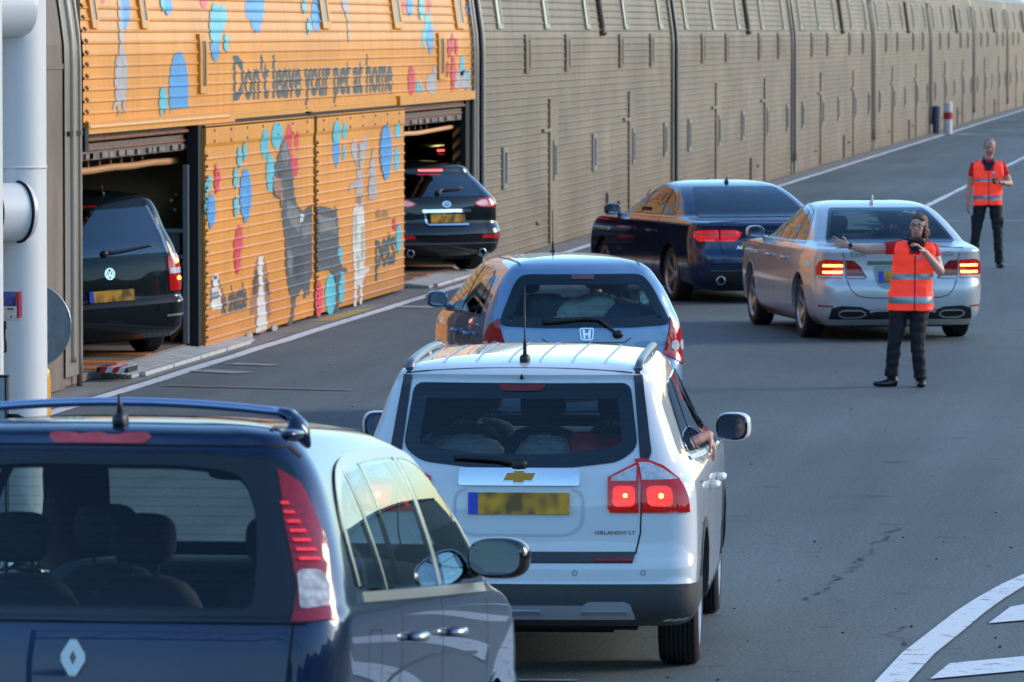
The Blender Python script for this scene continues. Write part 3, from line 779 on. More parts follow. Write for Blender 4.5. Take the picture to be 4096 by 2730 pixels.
B("paw_print", [(822, 1210, 26, 130), (1350, 690, 10, 45)], D_PINK)
B("dog_picture", [[(806, 565), (850, 565), (905, 580), (935, 600), (928, 555), (945, 590), (955, 680), (960, 800), (955, 900), (985, 1000), (1010, 990), (1025, 1020), (1000, 1030), (970, 1010), (975, 1060), (955, 1150), (962, 1290), (935, 1300), (945, 1180), (935, 1070), (900, 1010), (860, 1010), (806, 1030)]], D_GREY)
B("dog_shading", [[(815, 620), (860, 640), (930, 650), (950, 760), (900, 740), (830, 760)], [(820, 880), (880, 860), (930, 900), (900, 960), (850, 930)]], D_MID)
B("saddle_bag", [[(868, 600), (890, 597), (892, 645), (870, 648)]], D_WHITE)
B("parrot", [[(860, 960), (880, 935), (900, 950), (905, 1000), (880, 1030)]], mat("decal_coral", (.70, .18, .08), .4))
B("dog_picture", [[(1085, 440), (1105, 430), (1130, 460), (1128, 540), (1140, 620), (1145, 900), (1140, 990), (1175, 990), (1180, 1010), (1140, 1050), (1128, 1110), (1128, 1245), (1110, 1250), (1108, 1120), (1090, 1110), (1088, 1260), (1068, 1262), (1070, 1000), (1060, 860), (1062, 600), (1085, 540)]], D_WHITE)
B("dog_picture", [[(1045, 170), (1062, 100), (1075, 90), (1078, 130), (1125, 130), (1130, 80), (1145, 78), (1165, 150), (1145, 200), (1140, 260), (1120, 290), (1128, 360), (1130, 560), (1105, 575), (1085, 540), (1092, 380), (1085, 280), (1060, 220)]], D_LGREY)
B("dog_picture", [[(1090, 130), (1110, 130), (1112, 300), (1098, 320)], [(1088, 540), (1100, 560), (1118, 545), (1125, 470), (1105, 500), (1092, 470)]], D_BROWN)
B("cat_picture", [[(1180, 260), (1190, 240), (1200, 150), (1208, 160), (1205, 240), (1222, 260), (1215, 330), (1230, 420), (1225, 500), (1195, 525), (1172, 510), (1168, 420), (1185, 330), (1155, 345), (1158, 330), (1182, 300)]], D_LGREY)
B("cat_picture", [[(1035, 430), (1060, 400), (1090, 380), (1090, 440), (1060, 430), (1032, 470)]], D_LGREY)
B("dog_shading", [[(1070, 640), (1085, 600), (1090, 780), (1078, 860)], [(1120, 700), (1138, 720), (1136, 900), (1122, 960)], [(1092, 900), (1108, 930), (1104, 1040), (1090, 1010)]], mat("decal_warm_grey", (.42, .40, .35), .45, var=.15, scale=6))
A("dog_shading", [[(372, 1090), (392, 1000), (400, 1060), (392, 1180), (370, 1190)], [(455, 1060), (470, 1100), (478, 1180), (460, 1170)]], mat("decal_dark_brown", (.14, .06, .04), .45, var=.3, scale=8))
S3("cat_shading", [[(2185, 660), (2200, 640), (2205, 820), (2190, 800)], [(2255, 640), (2280, 660), (2285, 800), (2262, 780)]], mat("decal_mid_grey2", (.20, .18, .18), .45, var=.3, scale=8))
S1("cat_shading", [[(825, 420), (850, 400), (868, 470), (850, 560), (830, 520)], [(835, 600), (860, 620), (850, 690)]], mat("decal_soft_grey", (.52, .48, .47), .45, var=.15, scale=8))
for px, w in ((210, .34), (325, .38), (742, .6), (908, .75), (1052, .85)): slot(onwall(px * 1.7407, 60)[0], 3.36, 4.15, w, wag, ORANGED, mat("slot_pale", (.30, .24, .20), .4, var=.1, scale=4))
for px, w in ((462, .42), (1011, .6)): slot(onwall(px * 1.7407, 240)[0], 2.68, 3.30, w, wag, ORANGED, SLOTB)
# steel wagons to the right, and the one to the left of the orange wagon
first = steel_wagon(OY1)
ORD = ["directly right of the orange wagon", "second", "third", "fourth, nearest the red and white bollard",
       "fifth, just past the red and white bollard", "sixth, above the standing man", "last at the far right edge of the photo"]
for k in range(7):
    w_ = first if k == 0 else copy_tree(first)
    w_.location = (0, WLEN * k, 0)
    tag(w_, "bare ribbed steel wagon, " + ORD[k], "train wagon", "wagons of the car train")
lw = empty("train_wagon"); tag(lw, "smooth sooty steel wagon end behind the white column, left of the orange wagon", "train wagon", "wagons of the car train")
b = MB(); b.add(*sheet([(z, base_x(z)) for z in [.02, 1, 2, 2.36] + [2.4 + i * .2 for i in range(10)]], 28, 54.1)); b.bbox((WX - .01, 40, 2.98), (WX + .012, 54.05, 3.03)); b.build("side_wall", STEELD, lw, fix=False)
b = MB(); b.add(*roof_mesh(28, 54.7)); b.build("roof", STEELP, lw, smooth=True, fix=False)
b = MB(); b.add(*sheet([(z, base_x(z) + .02) for z in [.12] + [i * .2 for i in range(1, 22)]], 54.05, 54.72))
b.tube([(WX + base_x(z) + .01, 54.35, z) for z in [.25] + [i * .3 for i in range(1, 15)]], .055, 10); b.tube([(WX + base_x(z) + .02, 54.70, z) for z in [i * .3 for i in range(0, 15)]], .03, 8)
b.build("end_pillar", STEELP, lw, smooth=True, fix=False)
b = MB(); b.bbox((WX - .3, 54.15, 2.36), (WX + .045, 54.85, 2.40)); b.bbox((WX - .05, 54.80, 2.2), (WX + .06, 54.96, 2.42)); b.bbox((WX - .2, 54.74, 2.4), (WX - .02, 54.98, 4.4)); b.build("pillar_seam", GASKET, lw)
# ribbed bridging plates at the doorways
PL = mat("bridging_plate", (.42, .43, .43), .5, .3, var=.18, scale=3, bump=.2)
for (ya, yb, xo), lab in (((55.9, 63.2, -10.86), "grooved grey bridging plate lying at the left open doorway of the orange wagon"), ((76.0, 82.8, -10.86), "grooved grey bridging plate lying at the right open doorway of the orange wagon")):
    b = MB(); n = 7
    for k in range(n):
        x0 = WX - .05 + (xo - WX + .05) * k / n; x1 = WX - .05 + (xo - WX + .05) * (k + .8) / n; z = .075 - .035 * k / n
        b.bbox((x0, ya, .012), (x1, yb - .5 * k / n, z))
    root = tag(b.build("bridging_plate", PL), lab, "bridging plate", "bridging plates at the wagon doorways")
    e = MB()
    k = ya + .4
    while k < yb - 1.6: e.bbox((xo - .005, k, .012), (xo + .05, k + 1.45, .05)); k += 1.5
    e.build("white_edge", mat("white_edge_paint", (.46, .46, .44), .6, var=.2, scale=5), root)
hb = MB(); hb.box((-10.97, 55.7, .115), (.30, .5, .05)); ho = tag(hb.build("striped_wedge", GASKET), "red and white striped wedge at the foot of the steel pillar by the left doorway", "marker")
rs = MB(); ws = MB()
for k in range(4): (rs if k % 2 == 0 else ws).add([(-11.1 + k * .06, 55.44, .092), (-11.1 + (k + 1) * .06, 55.44, .092), (-11.07 + (k + 1) * .06, 55.44, .142), (-11.07 + k * .06, 55.44, .142)], [(0, 1, 2, 3)]); (rs if k % 2 == 0 else ws).add([(-11.07 + k * .06, 55.44, .1425), (-11.07 + (k + 1) * .06, 55.44, .1425), (-11.05 + (k + 1) * .06, 55.94, .1425), (-11.05 + k * .06, 55.94, .1425)], [(0, 1, 2, 3)])
rs.build("red_stripes", mat("sign_red", (.62, .02, .03), .35), ho); ws.build("white_stripes", mat("sign_white", (.75, .76, .78), .35), ho)
# ------------------------------------------------------------------ cars
def pchip(xs, ys, x):
    n = len(xs); i = 0
    while i < n - 2 and x > xs[i + 1]: i += 1
    def sl(k): return (ys[k + 1] - ys[k]) / (xs[k + 1] - xs[k])
    def der(k):
        if k == 0: return sl(0)
        if k == n - 1: return sl(n - 2)
        a, b = sl(k - 1), sl(k)
        if a * b <= 0: return 0.0
        return 2 * a * b / (a + b)
    h = xs[i + 1] - xs[i]; t = (x - xs[i]) / h; a, b = ys[i], ys[i + 1]
    return (2 * t ** 3 - 3 * t * t + 1) * a + (t ** 3 - 2 * t * t + t) * h * der(i) + (-2 * t ** 3 + 3 * t * t) * b + (t ** 3 - t * t) * h * der(i + 1)
class Car:
    """body = stack of horizontal rings (z, rear, front, half width, rear corner radius, rear bulge, front corner radius, front bulge, rise to the front)"""
    def __init__(c, name, L, rings, paint, wheels, wr=.33, side_bulge=.02, flank=None):
        c.L = L; c.root = empty(name); c.paint = paint; c.holes = []; c.wheels = wheels; c.wr = wr; c.yc = .95
        full = []
        for r in rings:
            r = list(r); base = full[-1][:] if full else [0, 0, 0, 0, .15, .05, .35, .15, 0]
            full.append(r + base[len(r):] if len(r) < 9 else r)
        ks = [0.0]
        for a, b in zip(full, full[1:]): ks.append(ks[-1] + max(.01, abs(b[0] - a[0]), abs(b[1] - a[1]), abs(b[2] - a[2]) * .6, abs(b[3] - a[3])))
        rows = []
        for i in range(len(ks) - 1):
            m = max(1, int((ks[i + 1] - ks[i]) / .022))
            for j in range(m): rows.append(ks[i] + (ks[i + 1] - ks[i]) * j / m)
        rows.append(ks[-1]); c.sb = side_bulge
        V = []; NN = 0
        for k in rows:
            q = [pchip(ks, [f[d] for f in full], k) for d in range(9)]
            half = c.ring(q); NN = len(half)
            V += half + [(-x, y, z) for x, y, z in half[::-1][1:-1]]
        M = 2 * NN - 2; F = []
        for r in range(len(rows) - 1):
            for i in range(M): F.append((r * M + i, r * M + (i + 1) % M, (r + 1) * M + (i + 1) % M, (r + 1) * M + i))
        top = (len(rows) - 1) * M
        for i in range(NN - 1):
            a, b_ = top + i, top + i + 1; a2, b2 = top + (M - i) % M, top + (M - i - 1) % M
            if a == a2: F.append((a, b_, b2))
            elif b_ == b2: F.append((a, b_, a2))
            else: F.append((a, b_, b2, a2))
        c.V = V; c.F = F; c.bvh = BVHTree.FromPolygons([Vector(v) for v in V], F)
        c.bottom = full[0][0]; c.halfw = max(f[3] for f in full)
    def ring(c, q):
        z, tr, tf, w, Rr, br, Rf, bf, rise = q
        L = tf - tr; Rr = min(Rr, w * .8, L * .3); Rf = min(Rf, w * .8, L * .3); out = []
        wr_ = w; bul = c.sb * min(1, w / .6)
        for i in range(13):
            x = (w - Rr) * i / 12; out.append((x, tr + br * (x / max(w, 1e-6)) ** 2))
        y0 = tr + br * ((w - Rr) / max(w, 1e-6)) ** 2 + Rr
        for i in range(1, 11):
            a = math.pi / 2 * i / 10; out.append((w - Rr + Rr * math.sin(a) ** .9, y0 - Rr * math.cos(a) ** .9))
        y1 = tf - bf * ((w - Rf) / max(w, 1e-6)) ** 2 - Rf; n = 110
        for i in range(1, n):
            t = i / n; y = y0 + (y1 - y0) * t; out.append((w + bul * (1 - (2 * t - 1) ** 2) - (0.0), y))
        for i in range(0, 11):
            a = math.pi / 2 * i / 10; out.append((w - Rf + Rf * math.cos(a), y1 + Rf * math.sin(a)))
        for i in range(11, -1, -1):
            x = (w - Rf) * i / 12; out.append((x, tf - bf * (x / max(w, 1e-6)) ** 2))
        ym = (tr + tf) / 2
        return [(x, y, z + rise * (y - tr) / max(tf - tr, 1e-6)) for x, y in out]
    # --- projections onto the body
    def cast(c, proj, a, b):
        if proj == 'rear': o, d = Vector((a, -3, b)), Vector((0, 1, 0))
        elif proj == 'front': o, d = Vector((a, c.L + 3, b)), Vector((0, -1, 0))
        elif proj == 'right': o, d = Vector((3, a, b)), Vector((-1, 0, 0))
        elif proj == 'left': o, d = Vector((-3, a, b)), Vector((1, 0, 0))
        elif proj == 'top': o, d = Vector((a, b, 4)), Vector((0, 0, -1))
        elif proj == 'wrap':
            t = a / .9; d = -Vector((math.sin(t), -math.cos(t), 0)); o = Vector((0, c.yc, b)) - d * 4
        h = c.bvh.ray_cast(o, d)
        if h[0] is None:
            pt = {'rear': Vector((a, .3, b)), 'front': Vector((a, c.L - .3, b)), 'right': Vector((.85, a, b)), 'left': Vector((-.85, a, b)), 'top': Vector((a, b, 1.5)), 'wrap': Vector((0, c.yc, b)) - d * .9}[proj]
            h = c.bvh.find_nearest(pt)
        n = h[1].copy()
        if n.dot(d) > 0: n = -n
        return h[0], n
    def W(c, x, y, z):
        """plan position near the rear corner -> wrap coordinates"""
        return (math.atan2(x, c.yc - y) * .9, z)
    def patch(c, name, poly, proj, m, off=.004, holes=(), res=.035, parent=None, skirt=.012):
        v, t = tri2d(poly, holes, res); vs = []; ns = []
        for p in v:
            h, n = c.cast(proj, p.x, p.y); vs.append(h + n * off); ns.append(n)
        cnt = {}
        tris = []
        for q in t:
            a, b, d_ = (vs[i] for i in q); nn = (b - a).cross(d_ - a)
            if nn.dot(ns[q[0]] + ns[q[1]] + ns[q[2]]) < 0: q = (q[0], q[2], q[1])
            tris.append(q)
            for i in range(3): cnt[(q[i], q[(i + 1) % 3])] = 1
        nv = len(vs); F = list(tris)
        for (i, j) in list(cnt):
            if (j, i) not in cnt:
                k = len(vs); vs += [vs[i], vs[j], vs[j] - ns[j] * (off + skirt), vs[i] - ns[i] * (off + skirt)]; F.append((k + 1, k, k + 3, k + 2))
        return obj(name, vs, F, m, parent or c.root, smooth=True)
    def seam(c, pts, proj, w=.007, m=None, off=.0022, name="shut_line", parent=None, closed=False, res=.035):
        if closed: pts = list(pts) + [pts[0]]
        P = resample(pts, res, False); vs = []; F = []
        for i, p in enumerate(P):
            a = Vector(P[max(i - 1, 0)]); b = Vector(P[min(i + 1, len(P) - 1)]); t = (b - a).normalized(); n = Vector((-t.y, t.x)) * w / 2
            for s in (1, -1):
                h, nn = c.cast(proj, p[0] + n.x * s, p[1] + n.y * s); vs.append(h + nn * off)
        for i in range(len(P) - 1): F.append((2 * i, 2 * i + 1, 2 * i + 3, 2 * i + 2))
        o = obj(name, vs, F, m or SEAM, parent or c.root, smooth=True)
        return o
    def window(c, name, poly, proj, gm=None, frit=.03, r=.05, off=.004, frame=None, hole=True, label=None, gasket=True, inner_r=.05, top=0, bottom=0, res=.035):
        outer = soft(poly, r); 
        if area(outer) < 0: outer = outer[::-1]
        inner = inset(outer, frit)
        if hole: c.holes.append((proj, inset(outer, frit * .55)))
        g = c.patch(name, outer, proj, gm or GTINT, off + .003, parent=None, skirt=.004, res=res)
        c.patch("window_border", outer, proj, frame or GLOSSBLACK, off - .001, holes=[inner], parent=g, skirt=.003, res=res)
        return g
    def place(c, proj, a, b, out=0.0):
        """frame on the body surface: point, and matrix with local z = outward normal, local x = image right when looking at it"""
        h, n = c.cast(proj, a, b)
        up = Vector((0, 0, 1)); x = up.cross(n).normalized(); y = n.cross(x)
        M = Matrix((x, y, n)).transposed().to_4x4(); M.translation = h + n * out
        return M
    def badge(c, name, proj, a, b, polys, m, depth=.008, parent=None, out=0.0, faces=None):
        """flat emblem of 2D polygons (metres), standing off the body"""
        M = c.place(proj, a, b, out); B = MB()
        if faces is None:
            for p in polys:
                if isinstance(p, dict):
                    v, t = tri2d(p['o'], p['h'], 1); n = len(v)
                    B.add([M @ Vector((q.x, q.y, depth)) for q in v], t)
                    for lp in [p['o']] + p['h']:
                        k = len(lp); B.add([M @ Vector((q[0], q[1], depth)) for q in lp] + [M @ Vector((q[0], q[1], -.004)) for q in lp], [(i, (i + 1) % k, (i + 1) % k + k, i + k) for i in range(k)])
                else:
                    k = len(p); B.add([M @ Vector((q[0], q[1], depth)) for q in p] + [M @ Vector((q[0], q[1], -.004)) for q in p], [tuple(range(k))] + [(i, (i + 1) % k, (i + 1) % k + k, i + k) for i in range(k)])
        else:
            B.add([M @ Vector((q[0], q[1], depth)) for q in polys], faces)
        return B.build(name, m, parent or c.root)
    def lettering(c, txt, proj, a, b, width, m, name="lettering", parent=None, stretch=1.0):
        v, f = text_polys(txt); pts = [(-width / 2 + q[0] * width, q[1] * width * stretch) for q in v]
        return c.badge(name, proj, a, b, pts, m, .006, parent, faces=f)
    def plate(c, z, seed, w=.52, h=.111, band=True, x=0, out=.006, m=None):
        M = c.place('rear', x, z, out); B = MB(); R3 = M.to_3x3()
        B.box(M.translation + R3 @ Vector((0, 0, .004)), (w, .1, .1), None) if 0 else None
        def slab(x0, x1, y0, y1, d, mm, nm, par):
            b = MB(); b.add([M @ Vector(p) for p in ((x0, y0, -.03), (x1, y0, -.03), (x1, y1, -.03), (x0, y1, -.03), (x0, y0, d), (x1, y0, d), (x1, y1, d), (x0, y1, d))], [(3, 2, 1, 0), (4, 5, 6, 7), (0, 1, 5, 4), (1, 2, 6, 5), (2, 3, 7, 6), (3, 0, 4, 7)])
            return b.build(nm, mm, par)
        p = slab(-w / 2, w / 2, -h / 2, h / 2, .008, m or plate_mat("number_plate_%d" % seed, seed * 1.7), "number_plate", c.root)
        if band: slab(-w / 2, -w / 2 + .05, -h / 2, h / 2, .0095, mat("plate_blue_band", (.02, .06, .5), .4), "blue_band", p)
        return p
    def wheel(c, y, spokes=5, dark=False, width=.215, rim=None, rr=.72, twin=False):
        r = c.wr
        for s in (1, -1):
            x0 = s * (c.halfw - .012 - width / 2); rt = empty("wheel", (0, 0, 0)); rt.parent = c.root
            w2 = width / 2; ri = r * rr
            prof = [(-w2 * .92, ri), (-w2, ri + .03), (-w2 * .98, r * .93), (-w2 * .80, r * .985)]
            for k in range(-3, 4):
                gx = w2 * .8 * k / 3.5
                prof += [(gx - w2 * .07, r), (gx - w2 * .045, r - .008), (gx + w2 * .0, r - .008), (gx + w2 * .03, r)]
            prof += [(w2 * .80, r * .985), (w2 * .98, r * .93), (w2, ri + .03), (w2 * .92, ri)]
            MB().revolve(prof, (x0, y, r), 'x', 48).build("tyre", RUBBER, rt, smooth=True)
            b = MB(); b.revolve([(s * w2 * .92, ri), (s * w2 * .95, ri - .012), (s * w2 * .80, ri - .022), (s * w2 * .75, ri - .035), (-s * w2 * .7, ri - .05)], (x0, y, r), 'x', 40)
            for k in range(spokes):
                for dt in ((-.13, .13) if twin else (0,)):
                    t = 2 * math.pi * k / spokes + .3 + dt
                    rot = Matrix.Rotation(t, 3, 'X')
                    v = []
                    for rad, hw, xx in ((.03, .035 if not twin else .02, .55), (ri - .02, .024 if not twin else .014, .82)):
                        for q in ((-1, 0), (1, 0), (1, 1), (-1, 1)):
                            p = rot @ Vector((0, q[0] * hw, rad)); v.append((x0 + s * w2 * xx - s * q[1] * .03, y + p.y, r + p.z))
                    b.add(v, [(0, 1, 5, 4), (1, 2, 6, 5), (2, 3, 7, 6), (3, 0, 4, 7)])
            b.revolve([(s * w2 * .62, .001), (s * w2 * .62, .05), (s * w2 * .4, .06)], (x0, y, r), 'x', 20)
            b.build("rim", rim or ALLOY, rt, angle=35)
            MB().revolve([(s * w2 * .1, .001), (s * w2 * .1, ri - .06), (-s * w2 * .2, ri - .05)], (x0, y, r), 'x', 28).build("brake_disc", UNDER, rt)
    def arch(c, y, m=None, wide=.05, gap=.055, bot=None):
        r = c.wr + gap; bz = bot if bot is not None else c.bottom + .03
        c.arches = getattr(c, 'arches', []); c.arches.append((y, c.wr, r + .01))
        outer = []; inner = []
        n = 26; a0 = -math.asin(min(.95, (c.wr - bz) / r)); a1 = math.pi - a0
        for k in range(n + 1):
            t = a0 + (a1 - a0) * k / n
            outer.append((y + (r + wide) * math.cos(t), max(bz, c.wr + (r + wide) * math.sin(t)))); inner.append((y + r * math.cos(t), max(bz, c.wr + r * math.sin(t))))
        poly = outer + inner[::-1]
        for side in ('right', 'left'):
            c.patch("wheel_arch", poly, side, m or c.paint, .006 if m else .003, res=.045, skirt=.05)
        b = MB(); w = c.halfw - .03; v = []; f = []
        for k in range(n + 1):
            t = math.pi * k / n; yy, zz = y + (r + .005) * math.cos(t), c.wr + (r + .005) * math.sin(t)
            v += [(-w, yy, zz), (-.45, yy, zz), (.45, yy, zz), (w, yy, zz)]
        for k in range(n): f += [(4 * k, 4 * k + 1, 4 * k + 5, 4 * k + 4), (4 * k + 2, 4 * k + 3, 4 * k + 7, 4 * k + 6)]
        b.add(v, f); b.bbox((-.46, y - r, .2), (.46, y + r, c.wr + r * .98)); b.build("wheel_housing", UNDER, c.root, fix=False)
    def finish(c):
        """cut the openings and link the body"""
        keep = []
        for f in c.F:
            cx = sum(c.V[i][0] for i in f) / len(f); cy = sum(c.V[i][1] for i in f) / len(f); cz = sum(c.V[i][2] for i in f) / len(f); cut = False
            for proj, poly in c.holes:
                if proj == 'rear' and cy < 2.2 and inside(poly, cx, cz): cut = True
                elif proj == 'front' and cy > 2.0 and inside(poly, cx, cz): cut = True
                elif proj == 'right' and cx > .3 and inside(poly, cy, cz): cut = True
                elif proj == 'left' and cx < -.3 and inside(poly, cy, cz): cut = True
                elif proj == 'top' and cz > 1.1 and inside(poly, cx, cy): cut = True
            for y, z, r in getattr(c, 'arches', []):
                if abs(cx) > .45 and (cy - y) ** 2 + (cz - z) ** 2 < (r + .008) ** 2: cut = True
            if not cut: keep.append(f)
        m = c.paint
        o = obj("body", c.V, keep, m, c.root, smooth=True)
        bm = bmesh.new(); bm.from_mesh(o.data); bmesh.ops.remove_doubles(bm, verts=bm.verts, dist=1e-5)
        bmesh.ops.recalc_face_normals(bm, faces=bm.faces)
        zt = max(bm.faces, key=lambda q: q.calc_center_median().z)
        if zt.normal.z < 0: bmesh.ops.reverse_faces(bm, faces=bm.faces)
        bm.to_mesh(o.data); bm.free(); o.data.set_sharp_from_angle(angle=R(50))
        b = MB(); hw = c.halfw - .10
        b.bbox((-.60, .25, c.bottom - .02), (.60, c.L - .3, c.bottom + .05))
        b.bbox((-hw, 1.35, c.bottom - .01), (hw, c.wheels[1] - .42, c.bottom + .05)); b.build("underbody", UNDER, c.root)
        return c.root
    def seats(c, rows, hz=.95, belt=.9, tall=True):
        for (y, xs, z) in rows:
            for x in xs:
                b = MB(); b.ball((x, y + .25, z - .32), (.25, .27, .10), 3.5); b.ball((x, y - .02, z - .02), (.24, .09, .34), 3.2, rot=Matrix.Rotation(R(12), 3, 'X'))
                b.tube([(x - .05, y - .08, z + .28), (x - .05, y - .10, z + .40)], .008, 6); b.tube([(x + .05, y - .08, z + .28), (x + .05, y - .10, z + .40)], .008, 6)
                b.ball((x, y - .10, z + .44), (.125, .055, .09), 3.0); b.build("seat", SEATM, c.root, smooth=True)
        b = MB(); L = c.L
        b.ball((0, L - 1.55, belt - .02), (c.halfw - .14, .32, .12), 4); b.revolve([(-.015, .17), (0, .185), (.015, .17)], (.38, L - 1.95, belt + .02), 'y', 20); b.ball((0, L - 1.75, belt + .42), (.12, .02, .035), 3)
        b.build("dashboard", SEATM, c.root, smooth=True)
        b = MB(); b.bbox((-c.halfw + .12, .35, c.bottom + .06), (c.halfw - .12, L - 1.3, c.bottom + .10)); b.bbox((-c.halfw + .12, .30, belt - .28), (c.halfw - .12, .85, belt - .24)); b.build("cabin_floor", SEATM, c.root)
    def door_mirror(c, y, z, x, size=(.105, .06, .075), body=None, glassm=None, arm=.12, sides=(1, -1), e=3.2, skew=0.0, aim=None):
        for s in sides:
            q = empty("door_mirror"); q.parent = c.root
            rot = Matrix.Rotation(R(skew) * s, 3, 'Z')
            b = MB(); b.ball((s * x, y, z), size, e, rot=rot, nu=28, nv=16); b.build("housing", body or c.paint, q, smooth=True)
            b = MB(); b.tube([(s * (x - size[0] * .55), y, z - size[2] * .55), (s * (x - size[0] - arm * .5), y + .02, z - size[2] * .9), (s * (x - size[0] - arm), y + .04, z - size[2] * 1.25)], [(.035, .022), (.035, .025), (.05, .04)], 10); b.build("arm", body or c.paint, q, smooth=True)
            n = 28; o_ = []; g = []; pw = lambda t, ee: math.copysign(abs(t) ** (2 / ee), t)
            for k in range(n):
                t = 2 * math.pi * k / n; a_, b_ = pw(math.cos(t), e), pw(math.sin(t), e)
                o_.append(Vector((s * x, y, z)) + rot @ Vector((a_ * size[0] * .93, -size[1] * .82, b_ * size[2] * .92))); g.append(Vector((s * x, y, z)) + rot @ Vector((a_ * size[0] * .84, -size[1] * 1.05, b_ * size[2] * .81)))
            b = MB().add(o_ + g, [(k, (k + 1) % n, (k + 1) % n + n, k + n) for k in range(n)] + [tuple(range(n))]); b.build("rim", GLOSSBLACK, q, fix=False)
            if aim:
                cg = sum(g, Vector()) / n; ra = Matrix.Rotation(R(aim[0] - skew) * s, 3, 'Z') @ Matrix.Rotation(R(aim[1]), 3, 'X'); g = [cg + Vector((0, -.012, 0)) + ra @ (p - cg) * .97 for p in g]
            obj("mirror_glass", [p + Vector((0, -.001, 0)) for p in g], [tuple(range(n))], glassm or MIRROR, q)
    def handle(c, y, z, side, m=None, ln=.19):
        s = 1 if side == 'right' else -1
        h, n = c.cast(side, y, z)
        b = MB(); b.tube([h + Vector((s * .0, -ln / 2, 0)), h + Vector((s * .035, -ln * .42, 0)), h + Vector((s * .042, 0, 0)), h + Vector((s * .035, ln * .42, 0)), h + Vector((0, ln / 2, 0))], [(.012, .014), (.014, .016), (.014, .018), (.014, .016), (.012, .014)], 10)
        b.build("door_handle", m or c.paint, c.root, smooth=True)
    def antenna(c, x, y, h=.3, lean=.5, stub=False, m=None):
        p, n = c.cast('top', x, y); b = MB(); m = m or BLACK
        b.ball(p + Vector((0, 0, .012)), (.028, .045, .028), 2.5)
        if stub: b.tube([p + Vector((0, .0, .01)), p + Vector((0, -.015, .06)), p + Vector((0, -.03, .10))], [.018, .010, .004], 8)
        else:
            q = Vector((0, -math.sin(lean), math.cos(lean))); b.tube([p + q * .01, p + q * .1, p + q * .12, p + q * h], [.011, .009, .0045, .003], 8)
        b.build("antenna", m, c.root, smooth=True)
    def wiper(c, pts, w=.014, out=.03, m=None, pivot=None):
        vs = [];
        P = resample(pts, .06, False); cn = []
        for p in P: h, n = c.cast('rear', *p); cn.append(h + n * out)
        b = MB().tube(cn, [(w * .6, w * (1.2 - .7 * i / len(cn))) for i in range(len(cn))], 8)
        if pivot: h, n = c.cast('rear', *pivot); b.ball(h + n * .02, (.045, .03, .035))
        b.build("rear_wiper", m or BLACK, c.root, smooth=True)
    def sidewin(c, polys, gm=None, frit=.018, r=.05, trim=None):
        for side in ('right', 'left'):
            for i, p in enumerate(polys): c.window("side_window", p, side, gm or GTINT, frit=frit, r=r)
            if trim: c.seam(trim[0], side, trim[1], trim[2], .007, "window_trim")
# ------------------------------------------------------------------ the seven cars and more
P_WHITE = mat("white_car_paint", (.68, .70, .72), .22, coat=1, dark_inside=True)
P_BLUE = mat("dark_blue_paint", (.007, .022, .065), .25, .5, coat=.7, dark_inside=True, var=.15, scale=400)
P_ICE = mat("pale_blue_silver_paint", (.20, .33, .50), .28, .35, coat=1, dark_inside=True, var=.06, scale=500)
P_SILVER = mat("silver_paint", (.60, .61, .62), .28, .4, coat=1, dark_inside=True, var=.05, scale=500)
P_BLACKBLUE = mat("black_pearl_paint", (.014, .030, .085), .2, .45, coat=1, dark_inside=True)
P_GREENBLACK = mat("black_green_paint", (.006, .010, .011), .25, .1, coat=.6, dark_inside=True)
P_BLACK = mat("black_paint", (.006, .007, .008), .2, coat=1, dark_inside=True)
LED = mat("lit_led", (1, .35, .1), .4, emit=(1.0, .28, .05), es=3.2)
REDLED = mat("lit_red_led", (1, .1, .1), .4, emit=(1.0, .05, .05), es=2.5)
BULB = mat("lit_bulb", (1, .3, .05), .4, emit=(1.0, .35, .04), es=4.0)
REDDARK = lens("dark_red_lens", (.20, .004, .008), 50)
mir = lambda poly: [(-x, z) for x, z in poly][::-1]
both = lambda poly: (poly, mir(poly))

# ===== white people carrier, middle of the picture
c = Car("car", 4.65, [(.265, .25, 4.45, .78, .12, .06, .3, .15), (.30, .10, 4.55, .86, .15, .07), (.345, .03, 4.60, .893, .17, .07), (.42, .0, 4.63, .905), (.505, .0, 4.64, .908), (.515, .012, 4.64, .908),
    (.60, .012, 4.64, .912), (.63, .04, 4.63, .912, .17), (.70, .055, 4.62, .912, .17, .07, .4, .15), (.90, .07, 4.55, .908), (.98, .08, 4.36, .902, .18), (1.06, .10, 3.75, .865, .2, .07, .4, .2), (1.12, .125, 3.55, .825, .17, .08),
    (1.30, .20, 3.15, .755, .15, .08), (1.48, .28, 2.82, .69, .12, .08), (1.535, .31, 2.70, .665), (1.56, .30, 2.6, .65), (1.59, .36, 2.5, .62), (1.615, .5, 2.35, .50), (1.632, .75, 2.1, .30), (1.637, 1.1, 1.8, .05)], P_WHITE, (.95, 3.71), .335)
tag(c.root, "white people carrier with black lower bumper, arm out of its window, centre of the queue", "car", "cars queueing for the train")
GW = c.window("rear_window", [(-.605, 1.19), (-.51, 1.12), (-.2, 1.085), (.2, 1.085), (.51, 1.12), (.605, 1.19), (.56, 1.515), (-.56, 1.515)], 'rear', GREAR, frit=.075, r=.05)
c.sidewin([[(.80, 1.13), (1.36, 1.10), (1.36, 1.475), (1.12, 1.475), (.95, 1.42)], [(2.28, 1.06), (3.28, 1.03), (2.80, 1.40), (2.55, 1.47), (2.28, 1.485)]], trim=([(.78, 1.10), (1.4, 1.075), (2.3, 1.045), (3.3, 1.015)], .022, SATIN))
for s_ in ('right', 'left'): c.window("side_window", [(1.43, 1.095), (2.21, 1.065), (2.21, 1.485), (1.43, 1.48)], s_, GDARK, frit=.018)
c.window("windscreen", [(-.62, 1.12), (.62, 1.12), (.54, 1.49), (-.54, 1.49)], 'front', GTINT, frit=.03)
